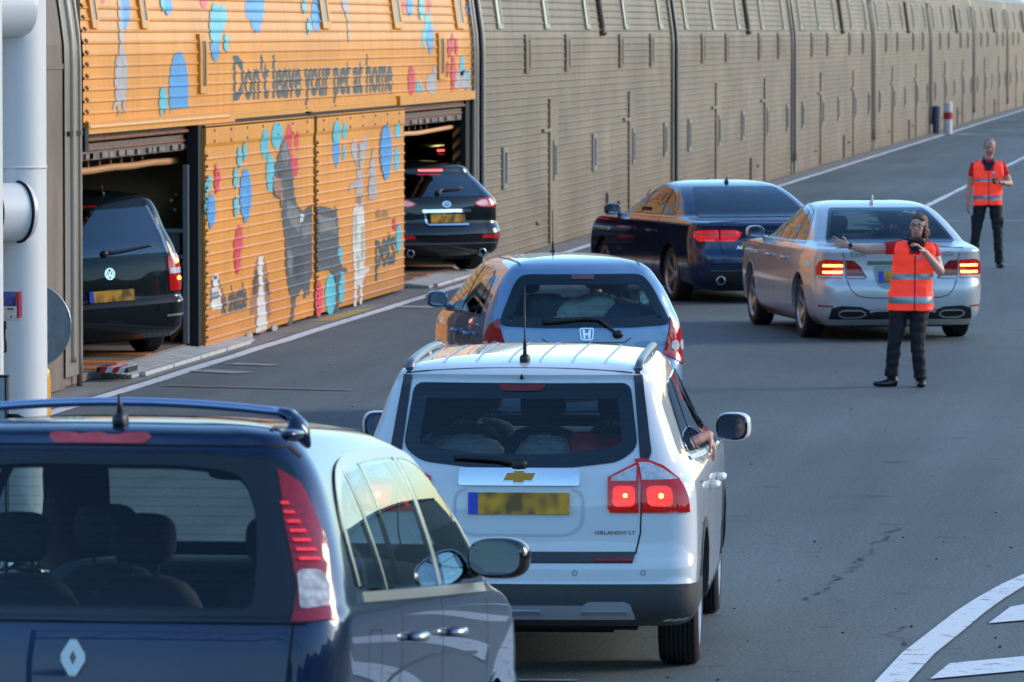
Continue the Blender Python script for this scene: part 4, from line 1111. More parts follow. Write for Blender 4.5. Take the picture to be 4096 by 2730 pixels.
for s_ in (1, -1):       # black rear pillar strips running up into grey roof rails
    P = [(s_ * a, b) for a, b in ((.618, 1.13), (.578, 1.52), (.572, 1.585), (.612, 1.585), (.638, 1.42), (.675, 1.17), (.662, 1.13))]
    c.patch("pillar_trim", P, 'rear', mat("blue_black_trim", (.012, .014, .02), .25, coat=.5), .006)
    pts = []; rr = []
    for i in range(15):
        t = i / 14; y = .42 + 2.2 * t; p, n = c.cast('top', s_ * (.598 - .05 * max(0, t - .6)), y); lift = .010 + .014 * math.sin(math.pi * min(1, t * 1.0)); pts.append(p + Vector((0, 0, lift))); rr.append((.024, .022 if .05 < t < .95 else .008))
    b = MB().tube(pts, rr, 10)
    for t in (0.2, .5, .94): p = pts[int(t * 14)]; b.box(p - Vector((0, 0, .03)), (.04, .12, .06))
    b.build("roof_rail", mat("grey_roof_rail", (.20, .21, .22), .35, .6), c.root, smooth=True)
    tl_out = [c.W(*q) for q in ((s_ * .645, .10, 1.135), (s_ * .70, .12, 1.135), (s_ * .76, .15, 1.10), (s_ * .80, .19, 1.035), (s_ * .82, .205, .94), (s_ * .825, .205, .865), (s_ * .638, .09, .865))]
    t_ = c.patch("tail_light", tl_out, 'wrap', REDLIT, .012, res=.03)
    c.patch("clear_lens", [c.W(*q) for q in ((s_ * .66, .10, 1.115), (s_ * .71, .12, 1.115), (s_ * .75, .15, 1.08), (s_ * .79, .185, 1.03), (s_ * .65, .10, 1.03))], 'wrap', CLEARLENS, .015, parent=t_)
    c.patch("inner_lens", soft([c.W(*q) for q in ((s_ * .665, .10, 1.00), (s_ * .765, .15, 1.00), (s_ * .765, .15, .895), (s_ * .665, .10, .895))], .03), 'wrap', lens("amber_red_lens", (.62, .018, .008), 90, .40), .015, parent=t_)
    t2 = c.patch("tail_light", [(s_ * a, b) for a, b in ((.455, 1.045), (.61, 1.12), (.615, .865), (.47, .865), (.455, .89))], 'rear', REDLIT, .012)
    c.patch("clear_lens", [(s_ * a, b) for a, b in ((.475, 1.045), (.60, 1.10), (.60, 1.025), (.47, 1.025))], 'rear', CLEARLENS, .015, parent=t2)
    c.patch("inner_lens", soft([(s_ * a, b) for a, b in ((.48, 1.0), (.595, 1.0), (.595, .895), (.48, .895))], .03), 'rear', lens("amber_red_lens", (.62, .018, .008), 90, .40), .015, parent=t2)
    M = c.place('rear', s_ * .545, .952, .018); MB().ball(M.translation, .011, nu=8, nv=6).build("bulb", BULB, t2)
    M = c.place('wrap', c.W(s_ * .72, .13, 0)[0], .95, .018); MB().ball(M.translation, .013, nu=8, nv=6).build("bulb", BULB, t_)
    c.patch("lamp_edge", tl_out, 'wrap', SEAM, .006, holes=None or [inset(tl_out if area(tl_out) > 0 else tl_out[::-1], .008)], parent=t_) if 0 else None
c.patch("chrome_bar", soft([(-.31, 1.085), (-.31, 1.0), (.31, 1.0), (.31, 1.07), (.29, 1.085)], .015), 'rear', CHROME, .022)
bt = [(-.082, -.022), (-.062, .022), (-.028, .022), (-.028, .034), (.03, .034), (.03, .022), (.09, .022), (.07, -.022), (.028, -.022), (.028, -.034), (-.03, -.034), (-.03, -.022)]
em = c.badge("badge", 'rear', .0, 1.042, [[(x * 1.06, y * 1.12) for x, y in bt]], CHROME, .006, out=.024)
c.badge("badge_face", 'rear', .0, 1.042, [[(x * .96, y * .88) for x, y in bt]], mat("gold_badge", (.50, .24, .03), .3, .6), .009, parent=em, out=.024)
c.plate(.912, 1, out=.004)
c.seam(soft([(-.33, .98), (-.33, .80), (-.26, .75), (.26, .75), (.33, .80), (.33, .98)], .06), 'rear', .012, mat("white_paint_crease", (.50, .53, .57), .3), .003, "number_plate_recess", closed=False)  # flat ribbon, shade of the recess edge put into its grey
c.lettering("ORLANDO LT", 'rear', .495, .755, .21, CHROME, stretch=.75)
c.seam([(.628, 1.13), (.628, .90), (.624, .76), (.60, .655)], 'rear', .008); c.seam([(-.628, 1.13), (-.628, .90), (-.624, .76), (-.60, .655)], 'rear', .008)
c.patch("bumper_top_strip", [(-.60, .665), (.60, .665), (.585, .608), (-.585, .608)], 'rear', DARKTRIM, .010)
for s_ in (1, -1):
    c.patch("reflector", [(s_ * .39, .632), (s_ * .585, .632), (s_ * .583, .612), (s_ * .388, .612)], 'rear', REDLENS, .016)
    c.patch("reflector", [(s_ * .33, .592), (s_ * .12, .592), (s_ * .10, .545), (s_ * .14, .538), (s_ * .26, .538)], 'rear', REDLENS, .010) if s_ < 0 else None
for x in (-.64, -.29, .29, .64):
    ring = [(x + .012 * math.cos(t * .5236), .56 + .012 * math.sin(t * .5236)) for t in range(12)]
    c.seam(ring, 'rear', .003, SEAM, .002, "parking_sensor", closed=True, res=.01)
low = [c.W(*q) for q in ((-.915, .75, .505), (-.9, .25, .505), (0, 0, .505), (.9, .25, .505), (.915, .75, .505), (.915, .62, .34), (.88, .30, .23), (0, .1, .22), (-.88, .30, .23), (-.915, .62, .34))]
c.patch("lower_bumper", [c.W(-.915, .55, .503), c.W(-.6, .03, .503), (0, .503), c.W(.6, .03, .503), c.W(.915, .55, .503), c.W(.905, .50, .34), c.W(.82, .25, .285), (0, .28), c.W(-.82, .25, .285), c.W(-.905, .50, .34)], 'wrap', DARKTRIM, .012, res=.04)
c.patch("skid_plate", [(-.60, .335), (.60, .335), (.575, .40), (.545, .415), (.36, .415), (.33, .395), (-.33, .395), (-.36, .415), (-.545, .415), (-.575, .40)], 'rear', mat("silver_skid_plate", (.55, .58, .64), .3, .7), .024)
for x in (.44, 0, -.44): c.patch("slot", [(x - .12, .358), (x + .12, .358), (x + .11, .374), (x - .11, .374)], 'rear', SATIN, .030)
for y in (.95, 3.71): c.arch(y, DARKTRIM, .055)
for s_ in ('right', 'left'):
    c.patch("sill", [(1.36, .24), (3.30, .24), (3.30, .38), (1.36, .38)], s_, DARKTRIM, .012)
    c.seam([(1.40, 1.06), (1.40, .78), (1.30, .68), (1.42, .42)], s_); c.seam([(2.245, 1.045), (2.245, .40)], s_); c.seam([(3.33, 1.0), (3.36, .72), (3.28, .42)], s_)
    c.handle(1.62, .90, s_); c.handle(2.45, .88, s_)
c.seam(soft([(.60, .98), (.86, .98), (.86, .76), (.60, .76)], .05), 'right', .004, closed=True, name="fuel_flap")
for x in (-.42, -.25, -.08, .08, .25, .42):
    c.seam([(x, .50), (x, 2.4)], 'top', .010, mat("white_paint_crease", (.50, .53, .57), .3), .0025, "roof_groove", res=.08)  # flat strips on the roof, groove shade put into their grey
c.seam([(-.60, .37), (.60, .37)], 'top', .008)
b3 = c.patch("high_brake_light", soft([(-.13, 1.505), (.13, 1.505), (.10, 1.475), (-.10, 1.475)], .02), 'rear', REDDARK, .014)
c.wiper([(.02, 1.10), (-.12, 1.125), (-.34, 1.135)], .013, pivot=(.0, 1.10)); 
M = c.place('rear', .0, 1.545, .012); MB().tube([M.translation, M.translation + Vector((0, -.01, .022))], [.011, .004], 8).build("washer_nozzle", BLACK, c.root)
c.antenna(.0, .52, .40, .08); c.wheel(.95); c.wheel(3.71)
c.door_mirror(3.05, 1.115, 1.0, (.098, .06, .080), e=3.0, arm=.07, skew=-12, aim=(-18, -7.5))
c.seats(((2.05, (-.42, .0, .42), .87), (2.85, (-.40, .40), .86)), belt=1.0)
c.finish(); WHITECAR = c.root
WHITECAR.location = (-3.855, 30.16, 0); WHITECAR.rotation_euler = (0, 0, R(3.2))

# ===== dark blue people carrier, lower left corner
c = Car("car", 4.56, [(.20, .15, 4.35, .80, .12, .06, .3, .15), (.30, .03, 4.48, .87, .2, .08), (.5, .0, 4.54, .912, .24, .09), (.64, .0, 4.55, .92), (.69, .04, 4.55, .92, .24, .09, .4, .15), (.90, .055, 4.45, .925), (.985, .065, 4.25, .922, .25, .09), (1.06, .09, 3.85, .905, .26, .10, .4, .2),
    (1.14, .13, 3.75, .885, .26, .10), (1.32, .235, 3.42, .825, .24, .10), (1.46, .33, 3.16, .765, .20, .10), (1.555, .395, 2.95, .70, .17, .10), (1.60, .40, 2.65, .655, .17, .10), (1.63, .47, 2.5, .58), (1.652, .66, 2.3, .42), (1.664, .95, 2.05, .2), (1.667, 1.2, 1.8, .04)], P_BLUE, (.85, 3.55), .32)
tag(c.root, "dark blue people carrier with roof bar, nearest car, cut off by the lower left corner", "car", "cars queueing for the train")
BCHR = mat("brushed_window_trim", (.42, .40, .36), .3, .85)
c.window("rear_window", [(-.77, .99), (.77, .99), (.775, 1.12), (.735, 1.40), (.665, 1.525), (.3, 1.55), (-.3, 1.55), (-.665, 1.525), (-.735, 1.40), (-.775, 1.12)], 'rear', GREAR, frit=.045, r=.05)
frame = mat("rear_frit", (.010, .012, .016), .10, coat=.5)
inner = soft([(-.62, 1.02), (.62, 1.02), (.60, 1.30), (.53, 1.47), (.3, 1.495), (-.3, 1.495), (-.53, 1.47), (-.60, 1.30)], .08)
c.patch("rear_window_border", soft([(-.755, 1.005), (.755, 1.005), (.76, 1.12), (.715, 1.40), (.65, 1.51), (.3, 1.535), (-.3, 1.535), (-.65, 1.51), (-.715, 1.40), (-.76, 1.12)], .05), 'rear', frame, .0095, holes=[inner])
qg = [(.62, 1.06), (1.28, 1.04), (1.28, 1.50), (1.05, 1.49), (.80, 1.40), (.62, 1.20)]
c.sidewin([[(.60, 1.09), (1.02, 1.085), (.93, 1.475), (.72, 1.41), (.60, 1.25)], [(1.08, 1.085), (1.30, 1.08), (1.30, 1.505), (1.00, 1.49)], [(1.34, 1.08), (2.10, 1.07), (2.10, 1.53), (1.34, 1.51)], [(2.22, 1.07), (3.25, 1.06), (2.95, 1.36), (2.66, 1.50), (2.22, 1.53)]], frit=.014, r=.04)
for s_ in ('right', 'left'):
    c.patch("window_trim", [(.58, 1.045), (3.25, 1.02), (3.25, 1.055), (.58, 1.08)], s_, BCHR, .012)
    c.seam(chaikin([(.58, 1.10), (.58, 1.27), (.72, 1.435), (1.05, 1.515), (1.7, 1.54), (2.4, 1.545), (2.74, 1.50), (3.08, 1.28), (3.32, 1.06)], 2, False), s_, .040, BCHR, .008, "window_trim")
    c.seam([(1.32, 1.08), (1.32, 1.51)], s_, .03, GLOSSBLACK, .008, "pillar_trim"); c.seam([(1.05, 1.08), (.965, 1.48)], s_, .030, BCHR, .009, "window_trim"); c.seam([(2.16, 1.07), (2.16, 1.53)], s_, .075, BCHR, .009, "window_trim")
    c.seam([(1.30, 1.04), (1.28, .8), (1.18, .62)], s_); c.seam([(2.16, 1.04), (2.17, .38)], s_); c.seam([(3.28, 1.0), (3.3, .7), (3.2, .4)], s_)
    c.seam(chaikin([(.9, .74), (1.2, .80), (2.1, .83), (3.0, .80)], 2, False), s_, .012, mat("dark_blue_crease", (.03, .04, .06), .3, .5), .002, "door_crease")
    c.handle(1.52, .905, s_, SATIN, .20); c.handle(2.38, .895, s_, SATIN, .20)
c.seam(soft([(.66, .95), (.90, .95), (.90, .72), (.66, .72)], .05), 'right', .005, closed=True, name="fuel_flap")
c.window("windscreen", [(-.72, 1.16), (.72, 1.16), (.58, 1.54), (-.58, 1.54)], 'front', GTINT, frit=.03)
for s_ in (1, -1):
    tl = [c.W(*q) for q in ((s_ * .70, .36, 1.485), (s_ * .745, .40, 1.44), (s_ * .82, .36, 1.25), (s_ * .86, .26, 1.10), (s_ * .875, .235, 1.00), (s_ * .75, .12, .99), (s_ * .775, .16, 1.10), (s_ * .745, .24, 1.32))]
    t_ = c.patch("tail_light", tl, 'wrap', lens("long_tail_lens", (.30, .004, .014), 45, 0, .2), .014, res=.03)
    c.patch("clear_lens", soft([c.W(*q) for q in ((s_ * .79, .17, 1.155), (s_ * .85, .24, 1.155), (s_ * .865, .25, 1.09), (s_ * .86, .24, 1.045), (s_ * .78, .14, 1.025))], .02), 'wrap', lens("ribbed_clear", (.60, .56, .54), 30, 0, .5), .020, parent=t_)
    for k in range(7):
        z = 1.19 + k * .030
        c.seam([c.W(s_ * (.800 - k * .005), .185 + k * .008, z), c.W(s_ * (.845 - k * .010), .26, z)], 'wrap', .011, lens("bright_red_rib", (.85, .03, .04), 80, .15), .019, "lamp_rib", t_)
c.patch("high_brake_light", soft([(-.19, 1.600), (.19, 1.600), (.165, 1.572), (-.165, 1.572)], .02), 'rear', lens("high_lamp_red", (.33, .01, .02), 30, .1), .012)
c.seam([(-.66, 1.565), (.66, 1.565), (.70, 1.53)], 'rear', .008); c.seam([(.765, 1.06), (.74, .8), (.66, .655)], 'rear', .008); c.seam([(-.66, .655), (.66, .655)], 'rear', .010); c.seam([(-.80, .985), (.80, .985)], 'rear', .007)
h_ = .059; w_ = .043
em = c.badge("badge", 'rear', -.005, .868, [{'o': [(0, h_), (w_, .012), (w_, -.012), (.012, -h_), (-.012, -h_), (-w_, -.012), (-w_, .012), (-.012, h_), (.012, h_)][1:], 'h': [[(0, .024), (.012, 0), (0, -.024), (-.012, 0)]]}], SATIN, .012)
c.badge("badge_back", 'rear', -.005, .868, [[(.014, h_ * 1.08), (w_ * 1.13, .013), (w_ * 1.13, -.013), (.014, -h_ * 1.08), (-.014, -h_ * 1.08), (-w_ * 1.13, -.013), (-w_ * 1.13, .013), (-.014, h_ * 1.08)]], GLOSSBLACK, .004, parent=em)
c.plate(.72, 2); 
for y in (.85, 3.55): c.arch(y, None, .03, .045)
BARM = mat("blue_sheen_bar", (.34, .42, .62), .25, .8)
b = MB(); pts = [(x, .78, 1.712 - .035 * (x / .62) ** 2) for x in [-.60 + i * .075 for i in range(17)]]; b.tube(pts, [(.032, .016)] * len(pts), 10); b.build("roof_bar", BARM, c.root, smooth=True)
for s_ in (1, -1):
    for yy, d_ in ((.78, -1),):
        b = MB(); b.tube([(s_ * .57, yy, 1.682), (s_ * .61, yy + d_ * .0, 1.67), (s_ * .65, yy + d_ * .03, 1.64), (s_ * .66, yy + d_ * .10, 1.595)], [(.036, .02), (.04, .024), (.045, .026), (.06, .03)], 10)
        b.ball((s_ * .645, yy + d_ * .12, 1.605), (.04, .13, .022), 2.4); b.build("roof_bar_foot", P_BLUE, c.root, smooth=True)
sp_ = c.patch("sunroof", soft([(-.48, 1.0), (.48, 1.0), (.46, 1.9), (-.46, 1.9)], .06), 'top', GLOSSBLACK, .004, res=.08)
c.seam([(.585, .55), (.60, 2.4)], 'top', .016, BLACK, .004, "roof_gutter"); c.seam([(-.585, .55), (-.60, 2.4)], 'top', .016, BLACK, .004, "roof_gutter")
c.antenna(.05, .50, .12, .1, True)
c.door_mirror(2.98, 1.155, 1.03, (.125, .07, .078), GLOSSBLACK, e=2.7, arm=.07, skew=-8)
c.wheel(.85, 10); c.wheel(3.55, 10)
c.seats(((1.35, (-.50, -.03, .48), .80), (2.35, (-.40, .40), .82)), belt=1.05)
c.finish(); BLUECAR = c.root
BLUECAR.location = (-3.90, 18.95, .425); BLUECAR.rotation_euler = (R(-4.0), 0, R(-1.0)); BLUECAR.scale = (.94, 1, 1)

# ===== pale silver-blue hatchback ahead of the white car
c = Car("car", 3.85, [(.20, .10, 3.65, .74, .12, .05, .3, .2), (.30, .02, 3.76, .80, .18, .09), (.45, .0, 3.83, .828, .22, .11), (.60, .02, 3.84, .835), (.66, .05, 3.83, .835), (.80, .065, 3.75, .833, .22, .11), (.88, .08, 3.5, .825, .22, .10), (.95, .11, 3.15, .81),
    (1.04, .15, 2.95, .775), (1.17, .22, 2.7, .715, .18, .09), (1.29, .30, 2.45, .645, .16, .09), (1.36, .34, 2.3, .59, .15, .08), (1.405, .42, 2.1, .52), (1.438, .62, 1.9, .36), (1.450, .9, 1.7, .18), (1.454, 1.1, 1.5, .04)], P_ICE, (.70, 3.15), .30)
tag(c.root, "pale silver blue hatchback between the white people carrier and the train", "car", "cars queueing for the train")
c.window("rear_window", [(-.72, .905), (-.40, .885), (.40, .885), (.72, .905), (.68, 1.01), (.575, 1.235), (.50, 1.32), (-.50, 1.32), (-.575, 1.235), (-.68, 1.01)], 'rear', GREAR, frit=.085, r=.07)
c.sidewin([[(.62, .98), (.86, .975), (.86, 1.30), (.80, 1.28), (.66, 1.14)], [(.91, .975), (1.62, .97), (1.62, 1.35), (1.2, 1.36), (.91, 1.32)], [(1.70, .97), (2.80, .94), (2.5, 1.15), (2.1, 1.32), (1.70, 1.35)]], frit=.02, trim=([(.6, .965), (1.7, .955), (2.85, .92)], .018, BLACK))
c.window("windscreen", [(-.66, .98), (.66, .98), (.52, 1.31), (-.52, 1.31)], 'front', GTINT, frit=.03)
for s_ in (1, -1):
    tl = [c.W(*q) for q in ((s_ * .735, .18, .965), (s_ * .775, .24, .90), (s_ * .815, .30, .76), (s_ * .82, .30, .60), (s_ * .79, .22, .575), (s_ * .655, .10, .66), (s_ * .675, .12, .76), (s_ * .715, .15, .90))]
    t_ = c.patch("tail_light", tl, 'wrap', lens("hatch_red_lens", (.50, .012, .02), 55, 0, .3), .012)
    for yy, xx in ((.17, .735), (.25, .79)):
        a_, z_ = c.W(s_ * xx, yy, .735); k = [(a_ + .034 * math.cos(t * .5236), z_ + .045 * math.sin(t * .5236)) for t in range(12)]
        c.patch("round_lens", k, 'wrap', CLEARLENS, .017, parent=t_, res=.02)
ho = [(-.055, .05), (.055, .05), (.045, -.05), (-.045, -.05)]
em = c.badge("badge", 'rear', 0, .835, [{'o': soft([(-.062, .052), (.062, .052), (.050, -.052), (-.050, -.052)], .02), 'h': [soft([(-.052, .043), (.052, .043), (.042, -.043), (-.042, -.043)], .014)]}], CHROME, .010)
c.badge("badge_letter", 'rear', 0, .835, [[(-.036, .038), (-.016, .038), (-.014, .008), (.014, .008), (.016, .038), (.036, .038), (.028, -.038), (.012, -.038), (.011, -.008), (-.011, -.008), (-.012, -.038), (-.028, -.038)]], CHROME, .009, parent=em)
c.patch("high_brake_light", soft([(-.10, 1.315), (.10, 1.315), (.09, 1.275), (-.09, 1.275)], .01), 'rear', mat("unlit_brake_lamp", (.18, .06, .09), .2, coat=.5), .014)
c.wiper([(-.36, .925), (0, .955), (.10, .945), (.26, .83)], .02, .025, pivot=(.26, .83))
c.seam([(-.71, .90), (-.66, .66), (-.6, .52)], 'rear'); c.seam([(.71, .90), (.66, .66), (.6, .52)], 'rear'); c.seam([(-.6, .52), (.6, .52)], 'rear'); c.seam([(-.37, .80), (-.32, .765), (.32, .765), (.37, .80)], 'rear', .008)
c.plate(.70, 3)
for x in (-.5, .5): c.seam([(x, .45), (x, 2.1)], 'top', .016, mat("grey_gutter", (.10, .11, .12), .5), .003, "roof_gutter")
c.antenna(0, 1.9, .40, -.6) if 0 else c.antenna(0, 2.0, .38, -.10)
for s_ in ('right', 'left'): c.seam([(1.66, .95), (1.66, .4)], s_); c.seam([(.9, .96), (.86, .7), (.95, .5)], s_); c.seam([(2.85, .9), (2.8, .4)], s_); c.handle(1.08, .80, s_); c.handle(1.82, .79, s_)
for y in (.70, 3.15): c.arch(y, None, .03, .04)
c.wheel(.70, 6); c.wheel(3.15, 6)
c.door_mirror(2.62, 1.02, .93, (.092, .06, .07), e=2.8, arm=.05, skew=-10)
c.seats(((1.1, (-.38, .38), .78), (1.9, (-.36, .36), .78)), belt=.9)
c.finish(); HATCH = c.root
HATCH.location = (-5.63, 48.6, 0); HATCH.rotation_euler = (0, 0, R(15.2))

# ===== saloons
def saloon(paint, L, W, glassm):
    k = W / .915
    rings = [(.17, .20, L - .25, .78 * k, .15, .07, .35, .2), (.25, .07, L - .08, .86 * k, .25, .12), (.34, .02, L - .02, .895 * k, .30, .13), (.50, .0, L, .912 * k, .32, .14), (.60, .008, L, .915 * k), (.66, .035, L - .01, .915 * k), (.78, .05, L - .06, .915 * k, .30, .14), (.88, .055, L - .16, .908 * k, .28, .13), (.955, .05, L - .34, .895 * k, .26, .12),
             (.985, .07, L - .75, .88 * k, .24, .11), (1.005, .16, L - 1.05, .865 * k), (1.03, .44, L - 1.25, .845 * k, .2, .08, .4, .2), (1.055, .62, L - 1.38, .825 * k, .2, .07), (1.14, .80, L - 1.6, .785 * k), (1.25, 1.04, L - 1.88, .725 * k, .18, .06), (1.35, 1.30, L - 2.12, .665 * k), (1.405, 1.50, L - 2.28, .61 * k), (1.44, 1.74, L - 2.42, .52 * k), (1.458, 1.98, L - 2.55, .38 * k), (1.466, 2.15, L - 2.6, .22 * k), (1.468, 2.25, L - 2.62, .04)]
    c = Car("car", L, rings, paint, (1.08, 1.08 + 2.87), .335, .03)
    c.window("rear_window", [(-.72, 1.045), (.72, 1.045), (.62, 1.25), (.53, 1.395), (-.53, 1.395), (-.62, 1.25)], 'rear', glassm, frit=.03, r=.05)
    c.sidewin([[(1.12, 1.06), (1.56, 1.05), (1.62, 1.34), (1.42, 1.27), (1.22, 1.16)], [(1.62, 1.05), (2.42, 1.045), (2.42, 1.395), (2.0, 1.395), (1.68, 1.355)]], GDARK, frit=.018, r=.04)
    for s_ in ('right', 'left'):
        c.window("side_window", [(2.49, 1.045), (3.62, 1.03), (3.30, 1.17), (2.95, 1.33), (2.49, 1.395)], s_, glass("clear_side_glass", (.5, .55, .55), 1.5), frit=.02, r=.04)
        c.seam([(1.05, 1.035), (2.4, 1.025), (3.7, 1.01)], s_, .018, SATIN, .006, "window_trim")
        c.seam(chaikin([(1.08, 1.05), (1.30, 1.24), (1.65, 1.39), (2.2, 1.425), (2.8, 1.385), (3.2, 1.25), (3.65, 1.04)], 2, False), s_, .016, SATIN, .006, "window_trim")
        c.seam([(1.60, 1.02), (1.50, .80), (1.58, .55), (1.75, .35)], s_); c.seam([(2.46, 1.02), (2.47, .32)], s_); c.seam([(3.72, .98), (3.74, .7), (3.6, .32)], s_)
        c.handle(1.80, .85, s_, ln=.2); c.handle(2.66, .85, s_, ln=.2)
    c.window("windscreen", [(-.70, 1.06), (.70, 1.06), (.54, 1.39), (-.54, 1.39)], 'front', GTINT, frit=.03)
    for y in c.wheels: c.arch(y, None, .03, .045)
    c.door_mirror(3.45, 1.07, .975, (.105, .06, .072), e=2.8, arm=.06, skew=-10)
    c.seats(((1.75, (-.40, .40), .78), (2.65, (-.38, .38), .82)), belt=.95)
    return c
c = saloon(P_SILVER, 4.88, .925, GREAR)
tag(c.root, "silver saloon with lit brake lights behind the woman in the orange vest", "car", "cars queueing for the train")
for s_ in (1, -1):
    tl = [c.W(*q) for q in ((s_ * .62, .13, .875), (s_ * .76, .20, .885), (s_ * .82, .27, .86), (s_ * .845, .31, .80), (s_ * .845, .31, .72), (s_ * .81, .25, .685), (s_ * .62, .13, .675))]
    t_ = c.patch("tail_light", tl, 'wrap', REDLIT, .012)
    for z in (.815, .745):
        for k in range(7):
            a0, _ = c.W(s_ * (.640 + .023 * k), .14 + .014 * k, z); c.patch("led", soft([(a0 - .010, z - .012), (a0 + .010, z - .012), (a0 + .010, z + .012), (a0 - .010, z + .012)], .004), 'wrap', LED, .019, parent=t_, res=.03)
    c.patch("clear_lens", [c.W(*q) for q in ((s_ * .62, .13, .705), (s_ * .84, .26, .712), (s_ * .84, .26, .688), (s_ * .62, .13, .680))], 'wrap', CLEARLENS, .017, parent=t_)
    t2 = c.patch("tail_light", [(s_ * a, b) for a, b in ((.605, .875), (.52, .868), (.45, .80), (.385, .69), (.40, .675), (.605, .675))], 'rear', REDDARK, .012)
    c.patch("red_lens", [(s_ * a, b) for a, b in ((.595, .855), (.535, .85), (.48, .79), (.44, .735), (.595, .735))], 'rear', REDLENS, .016, parent=t2)
    c.patch("clear_lens", [(s_ * a, b) for a, b in ((.600, .702), (.42, .700), (.40, .682), (.600, .680))], 'rear', CLEARLENS, .017, parent=t2)
    o_ = soft([(s_ * .38, .30), (s_ * .44, .345), (s_ * .66, .345), (s_ * .70, .30), (s_ * .64, .262), (s_ * .46, .262)], .03); o_ = o_ if area(o_) > 0 else o_[::-1]
    ex = c.patch("exhaust_tip", o_, 'rear', CHROME, .02, holes=[inset(o_, .012)]); c.patch("exhaust_hole", inset(o_, .011), 'rear', GLOSSBLACK, .012, parent=ex)
    c.seam([(s_ * .60, .66), (s_ * .56, .56), (s_ * .50, .50), (s_ * .40, .475), (0, .465)], 'rear', .009)
    c.seam([(s_ * .612, .68), (s_ * .615, .87), (s_ * .64, .955)], 'rear', .007)
    c.patch("reflector", [c.W(s_ * .66, .2, .385), c.W(s_ * .80, .3, .395), c.W(s_ * .80, .3, .375), c.W(s_ * .66, .2, .372)], 'wrap', REDLENS, .006)
c.patch("lower_valance", [(-.78, .245), (.78, .245), (.76, .36), (.66, .385), (.45, .375), (.38, .345), (-.38, .345), (-.45, .375), (-.66, .385), (-.76, .36)], 'rear', BLACK, .010)
c.seam([(-.36, .330), (-.28, .345), (.28, .345), (.36, .330)], 'rear', .03, CHROME, .018, "chrome_strip")
c.patch("plate_recess", soft([(-.33, .815), (.33, .815), (.28, .60), (.20, .565), (-.20, .565), (-.28, .60)], .05), 'rear', mat("shaded_silver", (.30, .30, .31), .35, .6), .004)
c.seam([(-.38, .845), (.38, .845)], 'rear', .04, CHROME, .012, "chrome_strip")
c.plate(.70, 4, out=.012); c.lettering("E250", 'rear', -.48, .915, .16, CHROME); c.lettering("CDI", 'rear', .50, .915, .12, CHROME)
c.seam([(-.70, 1.0), (-.3, 1.012), (.3, 1.012), (.70, 1.0)], 'rear', .006)
c.antenna(0, 1.68, .1, 0, True, P_SILVER); c.wheel(1.08, 5, twin=True); c.wheel(3.95, 5, twin=True)
c.finish(); SILVER = c.root
SILVER.location = (-3.98, 63.75, 0); SILVER.rotation_euler = (0, 0, R(15.6))

c = saloon(P_BLACKBLUE, 4.92, .937, glass("sky_rear_glass", (.06, .07, .08), 2.1))
tag(c.root, "black saloon with an arm raised in its front window, furthest of the queueing cars", "car", "cars queueing for the train")
for s_ in (1, -1):
    tl = [c.W(*q) for q in ((s_ * .60, .13, .905), (s_ * .78, .20, .90), (s_ * .83, .27, .885), (s_ * .835, .28, .83), (s_ * .79, .23, .765), (s_ * .60, .13, .765))]
    t_ = c.patch("tail_light", tl, 'wrap', lens("wide_red_lens", (.60, .012, .015), 50, .22), .012)
    c.patch("clear_lens", [c.W(*q) for q in ((s_ * .62, .13, .865), (s_ * .82, .24, .86), (s_ * .82, .24, .835), (s_ * .62, .13, .835))], 'wrap', lens("pink_lens", (.55, .16, .16), 50), .017, parent=t_)
    t2 = c.patch("tail_light", [(s_ * a, b) for a, b in ((.59, .905), (.40, .90), (.33, .87), (.38, .79), (.42, .765), (.59, .765))], 'rear', lens("wide_red_lens", (.60, .012, .015), 50, .22), .012)
    c.patch("clear_lens", [(s_ * a, b) for a, b in ((.58, .865), (.42, .86), (.42, .838), (.58, .835))], 'rear', lens("pink_lens", (.55, .16, .16), 50), .017, parent=t2)
    b = MB(); p, n = c.cast('rear', s_ * .60, .29); b.revolve([(-.03, .045), (-.03, .055), (.06, .055), (.06, .04)], p + Vector((0, -.02, 0)), 'y', 20); b.build("exhaust_tip", SATIN, c.root, smooth=True)
    c.seam([(s_ * .60, .75), (s_ * .57, .62), (s_ * .50, .585), (0, .58)], 'rear', .008); c.seam([(s_ * .595, .77), (s_ * .60, .90), (s_ * .64, .955)], 'rear', .007)
c.patch("lower_valance", [(-.76, .23), (.76, .23), (.78, .36), (.60, .40), (-.60, .40), (-.78, .36)], 'rear', BLACK, .008)
c.seam([(-.72, .41), (.72, .41)], 'rear', .012, mat("grey_trim", (.15, .16, .18), .3, .5), .012, "bumper_trim")
c.seam([(-.72, .99), (-.3, 1.004), (.3, 1.004), (.72, .99)], 'rear', .010)
for k in range(4):
    cx = -.075 + k * .05; o_ = [(cx + .031 * math.cos(t * .314), .031 * math.sin(t * .314)) for t in range(20)]; i_ = [(cx + .024 * math.cos(t * .314), .024 * math.sin(t * .314)) for t in range(20)]
    c.badge("badge_ring", 'rear', 0, .865, [{'o': o_, 'h': [i_]}], CHROME, .006 + .0015 * k)
c.lettering("A6", 'rear', -.36, .67, .075, CHROME); c.lettering("TDI", 'rear', .42, .67, .09, CHROME)
c.plate(.70, 5, band=False, x=-.07); c.seam(soft([(-.31, .78), (-.28, .61), (.28, .61), (.31, .78)], .03), 'rear', .008)
c.antenna(0, 1.72, .1, 0, True, P_BLACKBLUE); c.wheel(1.08, 5, twin=True, rr=.76); c.wheel(3.95, 5, twin=True, rr=.76)
c.finish(); AUDI = c.root
AUDI.location = (-6.16, 72.4, 0); AUDI.rotation_euler = (0, 0, R(23))

